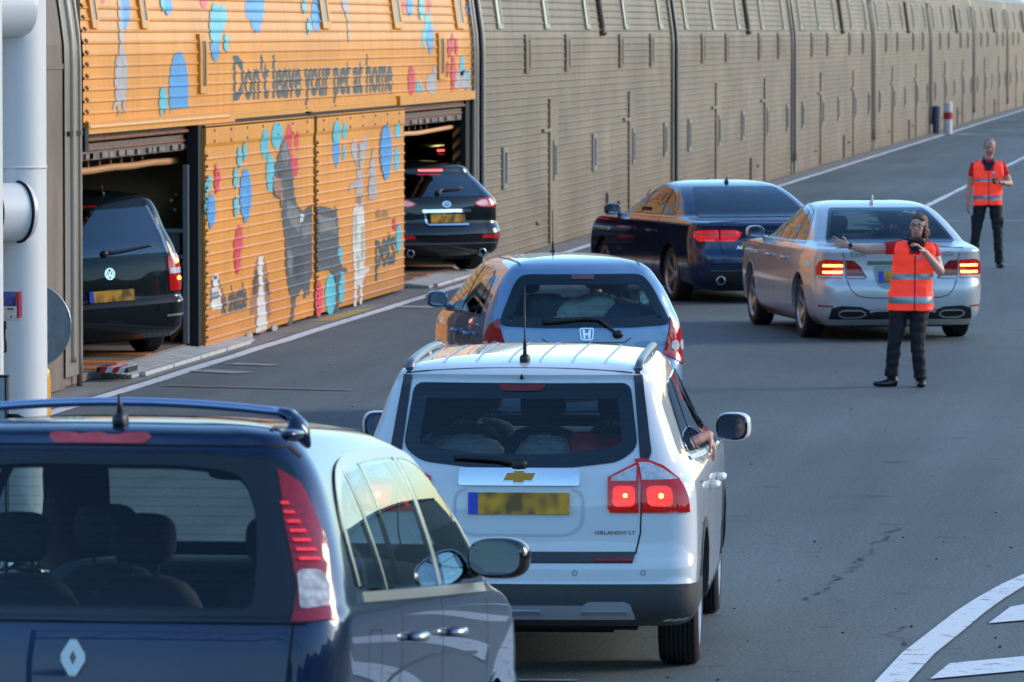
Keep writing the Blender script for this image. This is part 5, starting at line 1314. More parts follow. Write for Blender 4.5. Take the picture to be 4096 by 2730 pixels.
# ===== black green people carrier driving into the left doorway
c = Car("car", 4.63, [(.20, .18, 4.4, .78, .12, .06, .3, .15), (.30, .03, 4.55, .86, .18, .08), (.45, .0, 4.6, .89, .2, .09), (.56, .0, 4.62, .90), (.60, .045, 4.62, .895), (.80, .055, 4.6, .90, .2, .09, .4, .15), (.95, .07, 4.4, .895), (1.03, .09, 3.8, .88, .2, .09, .4, .2), (1.10, .11, 3.6, .865),
    (1.30, .20, 3.2, .79, .17, .09), (1.48, .29, 2.9, .75, .15, .09), (1.57, .34, 2.7, .70), (1.62, .40, 2.6, .58), (1.655, .60, 2.4, .42), (1.672, .9, 2.1, .2), (1.675, 1.1, 1.9, .04)], P_GREENBLACK, (.95, 3.8), .325)
tag(c.root, "black green people carrier half inside the left doorway of the orange wagon", "car", "cars boarding the train")
c.window("rear_window", soft([(-.70, 1.045), (.70, 1.045), (.675, 1.25), (.61, 1.50), (-.61, 1.50), (-.675, 1.25)], .03), 'rear', glass("sky_rear_glass2", (.10, .12, .12), 2.2), frit=.02, r=.03)
c.sidewin([[(.75, 1.06), (1.40, 1.05), (1.40, 1.48), (1.0, 1.46)], [(1.46, 1.05), (2.3, 1.04), (2.3, 1.50), (1.46, 1.49)], [(2.36, 1.04), (3.4, 1.02), (2.9, 1.38), (2.36, 1.5)]], GDARK)
c.window("windscreen", [(-.70, 1.10), (.70, 1.10), (.57, 1.52), (-.57, 1.52)], 'front', GTINT, frit=.03)
for s_ in (1, -1):
    t_ = c.patch("tail_light", soft([c.W(*q) for q in ((s_ * .73, .13, 1.01), (s_ * .80, .2, 1.03), (s_ * .88, .30, .99), (s_ * .90, .34, .66), (s_ * .70, .11, .66), (s_ * .71, .12, .95))], .03), 'wrap', REDLIT, .012)
    c.patch("clear_lens", [c.W(*q) for q in ((s_ * .72, .12, .885), (s_ * .89, .31, .885), (s_ * .895, .32, .83), (s_ * .715, .12, .83))], 'wrap', CLEARLENS, .017, parent=t_)
    for z in (.95, .78): M = c.place('wrap', c.W(s_ * .79, .18, 0)[0], z, .016); MB().ball(M.translation, .02, nu=8, nv=6).build("bulb", BULB, t_)
    c.seam([c.W(s_ * .62, .06, .42), c.W(s_ * .9, .36, .43)], 'wrap', .02, SATIN, .012, "bumper_trim") if s_ > 0 else None
    c.seam([(s_ * .69, 1.03), (s_ * .69, .70), (s_ * .66, .61)], 'rear', .007)
    c.seam([(s_ * .72, 1.04), (s_ * .685, 1.25), (s_ * .60, 1.51)], 'rear', .03, mat("bright_pillar_edge", (.30, .33, .36), .2, .8), .008, "pillar_trim")
c.patch("bumper_strip", [(-.75, .60), (.75, .60), (.75, .55), (-.75, .55)], 'rear', BLACK, .010)
em = c.badge("badge", 'rear', 0, .875, [{'o': [(.058 * math.cos(t * .2618), .058 * math.sin(t * .2618)) for t in range(24)], 'h': [[(.048 * math.cos(t * .2618), .048 * math.sin(t * .2618)) for t in range(24)]]}], CHROME, .008)
c.badge("badge_letters", 'rear', 0, .875, [[(-.030, .040), (-.018, .040), (0, .004), (.018, .040), (.030, .040), (.006, -.006), (-.006, -.006)], [(-.046, .016), (-.036, .026), (-.020, -.022), (-.006, .002), (.006, .002), (.020, -.022), (.036, .026), (.046, .016), (.026, -.040), (.014, -.040), (0, -.012), (-.014, -.040), (-.026, -.040)]], CHROME, .008, parent=em)
c.lettering("TDI", 'rear', .55, .825, .09, CHROME); c.plate(.655, 6, out=.012)
c.wiper([(-.02, 1.07), (.2, 1.085), (.55, 1.12)], .015, pivot=(-.04, 1.07)); c.patch("high_brake_light", [(-.30, 1.545), (.0, 1.545), (.0, 1.53), (-.30, 1.53)], 'rear', REDLENS, .012)
for y in (.95, 3.8): c.arch(y, None, .03, .045)
c.seam([(-.58, .5), (-.58, 2.5)], 'top', .03, BLACK, .02, "roof_rail"); c.seam([(.58, .5), (.58, 2.5)], 'top', .03, BLACK, .02, "roof_rail")
c.antenna(.15, .5, .12, .1, True); c.wheel(.95, 7); c.wheel(3.8, 7); c.seats(((1.6, (-.45, 0, .45), .85), (2.6, (-.4, .4), .85)), belt=.98)
c.finish(); VAN = c.root
VAN.location = (-11.42, 57.95, .05); VAN.rotation_euler = (0, R(-3.0), R(34)); VAN.scale = (.93, 1, 1)

# ===== black sports utility car at the right doorway
c = Car("car", 4.63, [(.20, .25, 4.4, .78, .15, .08, .3, .15), (.30, .07, 4.55, .85, .22, .12), (.42, .01, 4.6, .89, .28, .15), (.52, .0, 4.62, .90), (.60, .03, 4.62, .90), (.68, .09, 4.6, .895, .28, .15, .4, .15), (.82, .10, 4.55, .895), (.93, .115, 4.35, .885, .26, .14), (1.0, .15, 3.8, .865, .26, .13, .4, .2),
    (1.10, .27, 3.55, .815, .24, .12), (1.22, .43, 3.25, .75, .2, .11), (1.33, .58, 3.0, .69, .18, .10), (1.40, .60, 2.8, .64, .16, .1), (1.44, .66, 2.7, .56), (1.475, .85, 2.5, .42), (1.495, 1.1, 2.2, .2), (1.50, 1.3, 2.0, .04)], P_BLACK, (.98, 3.78), .36)
tag(c.root, "black sports utility car with lit brake lights at the right doorway of the orange wagon", "car", "cars boarding the train")
c.window("rear_window", [(-.66, 1.02), (.66, 1.02), (.60, 1.16), (.51, 1.315), (-.51, 1.315), (-.60, 1.16)], 'rear', glass("sky_rear_glass2", (.10, .12, .12), 2.2), frit=.02, r=.04)
c.sidewin([[(1.0, 1.03), (1.5, 1.02), (1.5, 1.30), (1.2, 1.22)], [(1.56, 1.02), (2.35, 1.01), (2.35, 1.37), (1.56, 1.33)], [(2.41, 1.01), (3.4, 1.0), (2.9, 1.28), (2.41, 1.37)]], GDARK)
c.window("windscreen", [(-.66, 1.05), (.66, 1.05), (.54, 1.37), (-.54, 1.37)], 'front', GTINT, frit=.03)
for s_ in (1, -1):
    t_ = c.patch("tail_light", soft([c.W(*q) for q in ((s_ * .44, .12, .925), (s_ * .58, .14, .985), (s_ * .76, .24, 1.01), (s_ * .86, .40, .98), (s_ * .88, .45, .90), (s_ * .80, .28, .865), (s_ * .56, .14, .885))], .04), 'wrap', REDLIT, .012)
    c.patch("clear_lens", soft([c.W(*q) for q in ((s_ * .47, .12, .928), (s_ * .58, .14, .965), (s_ * .68, .18, .975), (s_ * .68, .18, .905), (s_ * .57, .14, .90))], .03), 'wrap', lens("pale_pink_lens", (.70, .38, .40), 50, .1), .017, parent=t_)
    c.patch("reflector", [c.W(s_ * .52, .06, .51), c.W(s_ * .82, .2, .52), c.W(s_ * .84, .22, .46), c.W(s_ * .50, .06, .465)], 'wrap', REDLIT, .012)
    b = MB(); p, n = c.cast('rear', s_ * .55, .27); b.revolve([(-.03, .045), (-.03, .055), (.06, .055), (.06, .04)], p + Vector((0, -.02, 0)), 'y', 20); b.build("exhaust_tip", SATIN, c.root, smooth=True)
c.patch("chrome_bar", soft([(-.37, .855), (.37, .855), (.37, .815), (-.37, .815)], .015), 'rear', CHROME, .024)
c.seam([(-.30, .645), (.32, .645)], 'rear', .028, CHROME, .02, "chrome_strip"); c.seam([(-.34, .82), (-.31, .65)], 'rear', .025, CHROME, .02, "chrome_strip")
c.plate(.735, 7, band=False, out=.016)
o_ = [(.065 * math.cos(t * .2618), .042 * math.sin(t * .2618)) for t in range(24)]; i_ = [(.052 * math.cos(t * .2618), .031 * math.sin(t * .2618)) for t in range(24)]
em = c.badge("badge", 'rear', 0, .925, [{'o': o_, 'h': [i_]}], CHROME, .008); c.badge("badge_mark", 'rear', 0, .925, [[(-.05, -.01), (-.03, .012), (-.008, .022), (-.010, -.02), (-.018, -.02), (-.018, .008)], [(.05, -.01), (.03, .012), (.008, .022), (.010, -.02), (.018, -.02), (.018, .008)]], CHROME, .008, parent=em)
M = c.place('rear', -.10, 1.37, .01); c.patch("high_brake_light", soft([(-.20, 1.385), (.20, 1.385), (.19, 1.352), (-.19, 1.352)], .01), 'rear', mat("dark_brake_panel", (.25, .01, .01), .3), .014)
for k in range(12): x = -.17 + k * .031; c.patch("led", [(x - .010, 1.358), (x + .010, 1.358), (x + .010, 1.379), (x - .010, 1.379)], 'rear', REDLED, .02)
c.seam([(-.70, .655), (.70, .655)], 'rear', .010); c.seam([(-.8, .40), (.8, .40)], 'rear', .02, mat("grey_trim", (.15, .16, .18), .3, .5), .006, "bumper_trim")
c.wiper([(-.06, 1.06), (.0, 1.10), (.33, 1.12)], .018, pivot=(-.08, 1.06))
for y in (.98, 3.78): c.arch(y, None, .03, .045)
c.antenna(-.25, 1.0, .12, .1, True); c.wheel(.98, 5); c.wheel(3.78, 5); c.seats(((1.75, (-.45, .45), .78), (2.6, (-.4, .4), .8)), belt=.95)
c.finish(); SUV = c.root
SUV.location = (-11.05, 79.3, .07); SUV.rotation_euler = (0, 0, R(36))
inner_car = copy_tree(SUV); inner_car.location = (-12.6, 90.0, .12); inner_car.rotation_euler = (0, 0, R(4))
tag(inner_car, "dark car already parked deep inside the orange wagon, seen through the right doorway", "car", "cars boarding the train")
# ------------------------------------------------------------------ people
SKIN = mat("skin", (.64, .36, .27), .5, var=.08, scale=30)
SKIN2 = mat("skin_ruddy", (.58, .29, .21), .5, var=.08, scale=30)
VEST = mat("orange_vest_fabric", (.95, .055, .03), .6, var=.12, scale=14, emit=(1, .05, .02), es=.12)   # faint emission put into the cloth, standing for its fluorescent dye
REFL = mat("reflective_band", (.40, .41, .42), .35, .5, var=.12, scale=18)
REDT = mat("red_shirt", (.62, .015, .02), .8, var=.15, scale=25)
TROU = mat("black_trousers", (.012, .012, .015), .75, var=.35, scale=12)
NAVY = mat("navy_collar", (.012, .015, .03), .8)
SHOE = mat("black_leather", (.010, .010, .011), .35, var=.2, scale=30)
HAIR = mat("brown_hair", (.12, .05, .025), .55, var=.4, scale=60, stretch=(1, 1, .2), bump=.4)
HAIR2 = mat("grey_cropped_hair", (.20, .19, .18), .7, var=.3, scale=90, bump=.4)
def remesh(name, mb, m, vox, parent, smooth=2, wr=0.0, wscale=9):
    o = mb.build(name, m, parent)
    md = o.modifiers.new("r", 'REMESH'); md.mode = 'VOXEL'; md.voxel_size = vox
    dg = bpy.context.evaluated_depsgraph_get(); dg.update()
    me = bpy.data.meshes.new_from_object(o.evaluated_get(dg)); o.modifiers.clear(); old = o.data; o.data = me; bpy.data.meshes.remove(old)
    bm = bmesh.new(); bm.from_mesh(me)
    for _ in range(smooth): bmesh.ops.smooth_vert(bm, verts=bm.verts, factor=.5, use_axis_x=True, use_axis_y=True, use_axis_z=True)
    if wr:
        from mathutils import noise
        for v in bm.verts:
            q = v.co * wscale; d = noise.noise(Vector((q.x * .7, q.y * .7, q.z * 1.6))) + .5 * noise.noise(q * 2.3); v.co += v.normal * d * wr
    bm.to_mesh(me); bm.free()
    for p in me.polygons: p.use_smooth = True
    if not me.materials: me.materials.append(m)
    me.materials[0] = m; me.name = name
    return o
def hand(b, wrist, d, side, palm_n, curl=.35, sc=1.0, spread=.12):
    """palm and five fingers; d along the hand, side towards the thumb, palm_n out of the palm"""
    d = Vector(d).normalized(); n = Vector(palm_n); n = (n - d * n.dot(d)).normalized(); s = d.cross(n); s = s if s.dot(Vector(side)) > 0 else -s; w = Vector(wrist)
    b.tube([w - d * .01, w + d * .03 * sc, w + d * .06 * sc, w + d * .092 * sc], [(.024, .017), (.036 * sc, .016), (.042 * sc, .015), (.038 * sc, .012)], 12) if 0 else None
    for k in range(4):
        o = (k - 1.5) * .020 * sc
        b.limb(w + s * o * .6, w + d * .085 * sc + s * o, .014 * sc, .0115 * sc, 10)
    for k, ln in enumerate((.066, .078, .085, .076)):          # little .. index
        o = (k - 1.5) * .020 * sc; a = w + d * .088 * sc + s * o; dd = (d + s * (k - 1.5) * spread).normalized(); ang = curl; L1 = ln * .42 * sc
        for j, (q, r) in enumerate(((.42, .0090), (.32, .0082), (.26, .0074))):
            e = a + (dd * math.cos(ang) + n * math.sin(ang)) * ln * q * sc * 1.05; b.limb(a, e, r * sc, r * .93 * sc, 8); a = e; ang += curl
    a = w + s * .024 * sc + d * .02 * sc; e = a + (d * .55 + s * .75 + n * .25).normalized() * .045 * sc; b.limb(a, e, .0125 * sc, .0105 * sc, 8); b.limb(e, e + (d * .85 + s * .3 + n * (.2 + curl * .5)).normalized() * .034 * sc, .010 * sc, .0085 * sc, 8)
def head(b, c, rot, female=False):
    """head with brow, nose, lips, chin and ears; face towards -y before rot"""
    P = lambda x, y, z: Vector(c) + rot @ Vector((x, y, z))
    b.ball(P(0, .012, .028), (.076, .094, .090), 2.1, rot, 24, 16); b.ball(P(0, -.022, -.040), (.056 if female else .062, .062, .072), 2.2, rot, 20, 14)
    b.ball(P(0, -.050, -.088), (.024, .020, .018), 2, rot)
    b.ball(P(0, -.078, .022), (.046, .012, .010), 2, rot)
    b.limb(P(0, -.082, .010), P(0, -.100, -.026), .008, .012, 8); b.ball(P(.010, -.090, -.030), .008); b.ball(P(-.010, -.090, -.030), .008)
    for s in (1, -1): b.ball(P(s * .036, -.062, -.022), (.020, .018, .018), 2, rot); b.ball(P(s * .077, .012, -.012), (.009, .018, .030), 2, rot)
    b.ball(P(0, -.078, -.054), (.022, .010, .006), 2, rot); b.ball(P(0, -.076, -.064), (.018, .010, .006), 2, rot)
def face_parts(root, c, rot, body, smile=True):
    P = lambda x, y, z: Vector(c) + rot @ Vector((x, y, z))
    e = MB(); [e.ball(P(s * .030, -.074, .000), (.011, .006, .0045), 2, rot, 12, 8) for s in (1, -1)]; eo = e.build("eyes", mat("eye_white", (.42, .36, .33), .4), root, smooth=True)
    e = MB(); [e.ball(P(s * .030, -.080, .000), (.0045, .004, .0045), 2, rot, 10, 6) for s in (1, -1)]; e.build("irises", mat("iris", (.03, .02, .015), .2), eo)
    e = MB(); [e.tube([P(s * .014, -.086, .022), P(s * .032, -.086, .027), P(s * .048, -.078, .020)], .0022, 6) for s in (1, -1)]; e.build("eyebrows", mat("eyebrow", (.2, .10, .06), .7), root)
    e = MB(); e.tube([P(-.024, -.078, -.055), P(-.012, -.087, -.060), P(.012, -.087, -.060), P(.024, -.078, -.055)], [.003, .0055, .0055, .003], 8); e.build("lips", mat("lips", (.40, .12, .11), .4), root)
def torso_sheet(sections, seg=36):
    """stack of ellipses (x, y, z, rx, ry) -> verts, quads; superelliptic so that the chest is flat"""
    v = []; f = []
    for x, y, z, rx, ry in sections:
        for k in range(seg):
            t = 2 * math.pi * k / seg; cx, sx = math.cos(t), math.sin(t)
            v.append((x + rx * math.copysign(abs(cx) ** .85, cx), y + ry * math.copysign(abs(sx) ** .85, sx), z))
    for j in range(len(sections) - 1):
        for k in range(seg): f.append((j * seg + k, j * seg + (k + 1) % seg, (j + 1) * seg + (k + 1) % seg, (j + 1) * seg + k))
    f += [tuple(range(seg - 1, -1, -1)), tuple((len(sections) - 1) * seg + k for k in range(seg))]
    return v, f
def lerp_sec(S, z):
    for a, b in zip(S, S[1:]):
        if a[2] <= z <= b[2]:
            t = (z - a[2]) / (b[2] - a[2]); return tuple(a[i] + (b[i] - a[i]) * t for i in range(5))
    return S[-1] if z > S[-1][2] else S[0]
def officer(J, S, female, name_label):
    root = empty("person"); tag(root, name_label, "person")
    rot = J['hrot']; hc = J['head']
    # body: one continuous surface
    b = MB(); head(b, hc, rot, female); b.limb(J['neck'], Vector(hc) + rot @ Vector((0, .015, -.05)), .052 if female else .060, .050 if female else .058)
    b.add(*torso_sheet([(x, y, z, rx * .86, ry * .86) for x, y, z, rx, ry in S if z < J['neck'][2] - .02]))
    for s in ('l', 'r'):
        b.limb(J['sh' + s], J['el' + s], .054, .044); b.limb(J['el' + s], J['wr' + s], .045, .030)
        b.limb(J['wr' + s], Vector(J['wr' + s]) + Vector(J['hd' + s]).normalized() * .03, .025, .022)
        hand(b, J['wr' + s], J['hd' + s], J['hs' + s], J['hn' + s], J['hc' + s], .95 if female else 1.05)
        b.limb(J['hip' + s], J['kn' + s], .078, .052); b.limb(J['kn' + s], J['an' + s], .052, .036)
    body = remesh("body", b, SKIN if female else SKIN2, .0062, root, 2)
    face_parts(root, hc, rot, body)
    P = lambda x, y, z: Vector(hc) + rot @ Vector((x, y, z))
    # shirt with short sleeves
    b = MB(); b.add(*torso_sheet([(x, y, z, rx * .95, ry * .95) for x, y, z, rx, ry in S]))
    for s in ('l', 'r'):
        m_ = Vector(J['sh' + s]).lerp(Vector(J['el' + s]), J['sleeve']); b.tube([Vector(J['sh' + s]).lerp(Vector(J['neck']), .35), J['sh' + s], m_], [.058, .066, .062], 14)
    remesh("shirt", b, REDT, .009, root, 2, .006)
    b = MB(); nz = J['neck'][2]
    for s in (1, -1): b.add([(J['neck'][0] + s * .01, -.118, nz - .12), (J['neck'][0] + s * .085, -.095, nz - .02), (J['neck'][0] + s * .070, -.03, nz + .045), (J['neck'][0] + s * .05, -.075, nz + .02), (J['neck'][0] + s * .004, -.112, nz - .06)], [(0, 1, 2, 3, 4)])
    b.tube([(J['neck'][0] + .068 * math.cos(t), J['neck'][1] + .01 + .062 * math.sin(t), nz + .035 + .012 * math.sin(t)) for t in [math.radians(-20 + 22 * i) for i in range(11)]], [(.008, .020)] * 11, 8)
    co = b.build("collar", NAVY, root); sd_ = co.modifiers.new("t", 'SOLIDIFY'); sd_.thickness = .008
    # vest: body panel with shoulder straps and a V neck
    b = MB(); top = J['armpit']
    lowS = [q for q in S if q[2] <= top + .001]; VS = [(x, y, z, rx * J['vest'], ry * 1.10) for x, y, z, rx, ry in lowS]
    zs = [VS[0][2] + (VS[-1][2] - VS[0][2]) * i / 14 for i in range(15)]; b.add(*torso_sheet([lerp_sec(VS, z) for z in zs]))
    nx, ny = J['neck'][0], J['neck'][1]
    for s in (1, -1):
        sx = 0; c0 = VS[-1]
        fx = c0[0] + s * (c0[3] - .082)
        shz = J['shr' if s > 0 else 'shl'][2] + .040
        for yy in (-1, 1):
            b.tube([(fx, c0[1] + yy * (c0[4] - .045), top - .09), (fx * .98, c0[1] + yy * (c0[4] - .045), top + .05), ((fx + nx * 0) * .95, ny + yy * .055, shz - .012), (fx * .93, ny, shz)], [(.070, .040), (.075, .042), (.070, .030), (.066, .022)], 14)
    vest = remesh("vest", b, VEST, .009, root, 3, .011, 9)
    # bands and zip lie on the vest
    bv = BVHTree.FromPolygons([v.co for v in vest.data.vertices], [tuple(p.vertices) for p in vest.data.polygons])
    def on(t, z, cx, cy, off):
        o = Vector((cx + math.cos(t), cy + math.sin(t), z)); h = bv.ray_cast(o, (Vector((cx, cy, z)) - o).normalized())
        return (h[0] + h[1] * off) if h[0] else o.lerp(Vector((cx, cy, z)), .8)
    for zc, hh in J['bands']:
        q = lerp_sec(VS, zc); bb = MB(); n = 64; v = []; f = []
        for i in range(n):
            t = 2 * math.pi * i / n
            for k in range(4): v.append(on(t, zc + hh * (k / 3 - .5) + J.get('bsag', 0) * math.cos(t), q[0], q[1], .003))
        for i in range(n):
            for k in range(3): f.append((4 * i + k, 4 * ((i + 1) % n) + k, 4 * ((i + 1) % n) + k + 1, 4 * i + k + 1))
        bb.add(v, f).build("reflective_band", REFL, root, smooth=True)
    zb = MB(); pts = [on(-math.pi / 2, VS[0][2] + .01 + (top - VS[0][2] - .02) * i / 12, VS[5][0] if len(VS) > 5 else 0, 0, .004) for i in range(13)]; zb.tube(pts, [(.006, .003)] * 13, 6); zb.build("zip", mat("zip_dark", (.10, .02, .02), .5), root)
    q = MB(); zt_ = top + .0
    a0 = [on(-math.pi / 2 + t, z, 0, 0, .0045) for t, z in ((.34, top - .005), (.60, top - .005), (.60, top - .035), (.34, top - .035))]
    q.add(a0, [(0, 1, 2, 3)]).build("chest_logo", mat("vest_logo", (.75, .55, .60), .5), root)
    # neck opening of the vest
    a1 = [(nx - .062, -.5, nz - .01), (nx + .062, -.5, nz - .01), (nx + .0, -.5, top - .06)]
    vq = []
    for x, _, z in a1:
        h = bv.ray_cast(Vector((x, -1, z)), Vector((0, 1, 0))); vq.append((h[0] + Vector((0, -.006, 0))) if h[0] and h[0].y < 0 else Vector((x, -.10, z)))
    tri = MB().add(vq + [p + Vector((0, .02, 0)) for p in vq], [(0, 1, 2), (0, 3, 4, 1), (1, 4, 5, 2), (2, 5, 3, 0)]); tri.build("vest_neckline", NAVY, root)
    # trousers
    b = MB(); hz = (Vector(J['hipl']) + Vector(J['hipr'])) / 2
    b.ball(hz + Vector((0, 0, .05)), (.175, .125, .13), 2.5)
    for s in ('l', 'r'):
        kn, an = Vector(J['kn' + s]), Vector(J['an' + s]); hp = Vector(J['hip' + s])
        b.tube([hp + Vector((0, 0, .06)), hp, hp.lerp(kn, .5), kn, kn.lerp(an, .5), an + Vector((0, 0, .035)), an + Vector((0, 0, -.02))], [.09, .102, .088, .070, .066, .062, .066], 16)
        if not female: sx = 1 if hp.x > hz.x else -1; q_ = hp.lerp(kn, .68); b.ball(q_ + Vector((sx * .068, 0, 0)), (.026, .06, .085), 4)
    remesh("trousers", b, TROU, .009, root, 2, .010, 11)
    for s in ('l', 'r'):
        an, td = Vector(J['an' + s]), Vector(J['toe' + s]); d = (td - an); d.z = 0; L = d.normalized(); b = MB()
        b.limb(an + Vector((0, 0, .0)), an + Vector((0, 0, -.03)), .045, .045); h0 = Vector((an.x, an.y, td.z))
        b.ball(h0 + L * -.03 + Vector((0, 0, .012)), (.040, .045, .042), 2.5); b.tube([h0 - L * .05, h0 + L * .04, h0 + L * .12, h0 + L * .18, h0 + L * .20], [(.036, .034), (.040, .040), (.046, .030), (.038, .022), (.015, .012)], 14)
        remesh("shoe", b, SHOE, .007, root, 2)
    return root, P, body
ROT = lambda ax, d: Matrix.Rotation(R(d), 3, ax)
# --- woman directing traffic
S = [(-.01, 0, .715, .195, .135), (-.01, 0, .84, .195, .138), (0, 0, .95, .180, .125), (.01, 0, 1.05, .178, .120), (.02, 0, 1.15, .185, .125), (.03, -.005, 1.24, .185, .125), (.035, 0, 1.30, .165, .105), (.04, 0, 1.35, .11, .085), (.045, .0, 1.385, .065, .062)]
J = dict(head=(.062, -.02, 1.505), hrot=ROT('Z', -14) @ ROT('X', -4) @ ROT('Y', 4), neck=(.045, .005, 1.36), shl=(-.135, .0, 1.305), shr=(.195, .0, 1.295), ell=(-.41, -.03, 1.285), wrl=(-.60, -.08, 1.325), hdl=(-.9, -.1, .28), hsl=(0, -.2, 1), hnl=(.1, -1, 0), hcl=.10,
         elr=(.265, -.07, 1.09), wrr=(.115, -.20, 1.275), hdr=(-.50, -.25, .55), hsr=(-.5, -.6, .2), hnr=(-.6, .0, -.6), hcr=.45, hipl=(-.095, 0, .83), hipr=(.085, 0, .83), knl=(-.155, -.02, .46), knr=(.055, -.03, .45), anl=(-.185, .02, .115), anr=(.085, .0, .095), toel=(-.31, -.06, .03), toer=(.10, -.2, .03),
         sleeve=.42, armpit=1.24, vest=1.10, bands=((1.035, .055), (.815, .065)), bsag=.0)
woman, P, body = officer(J, S, True, "woman in orange vest with her arm stretched out, in front of the silver saloon")
b = MB()        # brown hair in a ponytail, fringe swept to one side
b.ball(P(0, .022, .040), (.083, .096, .088), 2.1, J['hrot'], 24, 16); b.ball(P(.070, .015, -.03), (.020, .050, .075), 2.2, J['hrot']); b.limb(P(.060, .060, -.04), P(.060, .075, -.17), .040, .020); b.limb(P(.072, .02, -.03), P(.070, .03, -.15), .024, .014)
b.limb(P(-.02, -.062, .085), P(.060, -.058, .062), .018, .014); b.limb(P(-.03, -.06, .085), P(-.074, -.030, .04), .014, .011)
o = remesh("hair", b, HAIR, .006, woman, 2, .004, 40)
# keep the face free of hair
bm = bmesh.new(); bm.from_mesh(o.data); inv = J['hrot'].inverted()
kill = [f for f in bm.faces if (lambda q: q.y < -.022 and q.z < .050 and abs(q.x) < .070)(inv @ (f.calc_center_median() - Vector(J['head'])))]
bmesh.ops.delete(bm, geom=kill, context='FACES'); bm.to_mesh(o.data); bm.free()
b = MB()
for s in (1, -1):
    b.tube([P(s * .031 + .024 * math.cos(t * .3142), -.098, .000 + .018 * math.sin(t * .3142)) for t in range(21)], .0020, 6, False); b.tube([P(s * .056, -.094, .006), P(s * .080, -.02, .008), P(s * .082, .01, .004)], .003, 6)
b.tube([P(-.008, -.100, .004), P(.008, -.100, .004)], .003, 6); b.build("glasses", GLOSSBLACK, woman)
b = MB(); w_ = Vector(J['wrl']); d_ = (Vector(J['ell']) - w_).normalized(); b.tube([w_ + d_ * .015, w_ + d_ * .045], [.031, .032], 16); b.ball(w_ + d_ * .03 + Vector((0, -.03, .01)), (.018, .01, .018), 4); b.build("wristwatch", SHOE, woman)
b = MB(); b.tube([P(.02, -.10, -.10) + Vector((-.07, .02, -.03)), P(.02, -.10, -.10) + Vector((.02, -.02, -.035)), P(.02, -.10, -.10) + Vector((.07, -.03, -.05))], [(.024, .020), (.032, .030), (.034, .032)], 14); b.tube([P(.0, -.09, -.11) + Vector((-.06, .01, -.02)), P(.0, -.09, -.11) + Vector((-.12, .01, -.01))], .008, 8)
radio = empty("handheld_radio"); tag(radio, "black handheld radio held to the mouth of the woman with outstretched arm", "radio")
b.build("casing", BLACK, radio, smooth=True); MB().ball(P(.05, -.12, -.12), (.02, .012, .015), 3).build("microphone", DARKTRIM, radio)
for o in (woman, radio): o.location = (-3.405, 55.74, 0); o.rotation_euler = (0, 0, R(4))
# --- man standing
S = [(0, 0, .88, .190, .130), (0, 0, 1.0, .185, .130), (0, 0, 1.12, .182, .128), (0, 0, 1.25, .195, .130), (0, 0, 1.36, .205, .130), (0, 0, 1.43, .190, .112), (0, 0, 1.49, .13, .09), (0, 0, 1.53, .07, .065)]
J = dict(head=(.022, -.02, 1.70), hrot=ROT('X', 10), neck=(.0, .01, 1.50), shl=(-.19, 0, 1.445), shr=(.19, 0, 1.445), ell=(-.255, .02, 1.15), wrl=(-.285, -.03, .92), hdl=(-.05, -.12, -1), hsl=(.2, -1, 0), hnl=(1, .2, 0), hcl=.30,
         elr=(.305, -.03, 1.18), wrr=(.165, -.24, 1.205), hdr=(-.9, -.45, .1), hsr=(0, -.2, 1), hnr=(.1, -.1, 1), hcr=.55, hipl=(-.10, 0, .93), hipr=(.10, 0, .93), knl=(-.165, -.02, .52), knr=(.135, -.02, .50), anl=(-.205, .02, .10), anr=(.160, .0, .095), toel=(-.26, -.2, .03), toer=(.20, -.2, .03),
         sleeve=.55, armpit=1.36, vest=1.09, bands=((1.235, .045), (.985, .065)))
man, P, body = officer(J, S, False, "man in orange vest standing by the lane line, looking down at his radio")
b = MB(); b.ball(P(0, .024, .046), (.079, .090, .078), 2.1, J['hrot'], 24, 16); b.ball(P(.070, .02, .01), (.012, .04, .035)); b.ball(P(-.070, .02, .01), (.012, .04, .035)); o = remesh("hair", b, HAIR2, .006, man, 2, .002, 60)
bm = bmesh.new(); bm.from_mesh(o.data); inv = J['hrot'].inverted()
kill = [f for f in bm.faces if (lambda q: q.y < -.030 and q.z < .078)(inv @ (f.calc_center_median() - Vector(J['head'])))]
bmesh.ops.delete(bm, geom=kill, context='FACES'); bm.to_mesh(o.data); bm.free()
b = MB(); w_ = Vector(J['wrr']); d_ = (Vector(J['elr']) - w_).normalized(); b.tube([w_ + d_ * .015, w_ + d_ * .045], [.033, .034], 16); b.build("wristwatch", SHOE, man)
radio2 = empty("handheld_radio"); tag(radio2, "small black handheld radio in the hand of the standing man", "radio")
b = MB(); b.ball((.072, -.305, 1.235), (.026, .020, .050), 4); b.build("casing", BLACK, radio2, smooth=True); MB().tube([(.06, -.305, 1.27), (.06, -.305, 1.33)], [.006, .004], 8).build("aerial", BLACK, radio2)
for o in (man, radio2): o.location = (-4.05, 83.85, 0); o.rotation_euler = (0, 0, R(6))

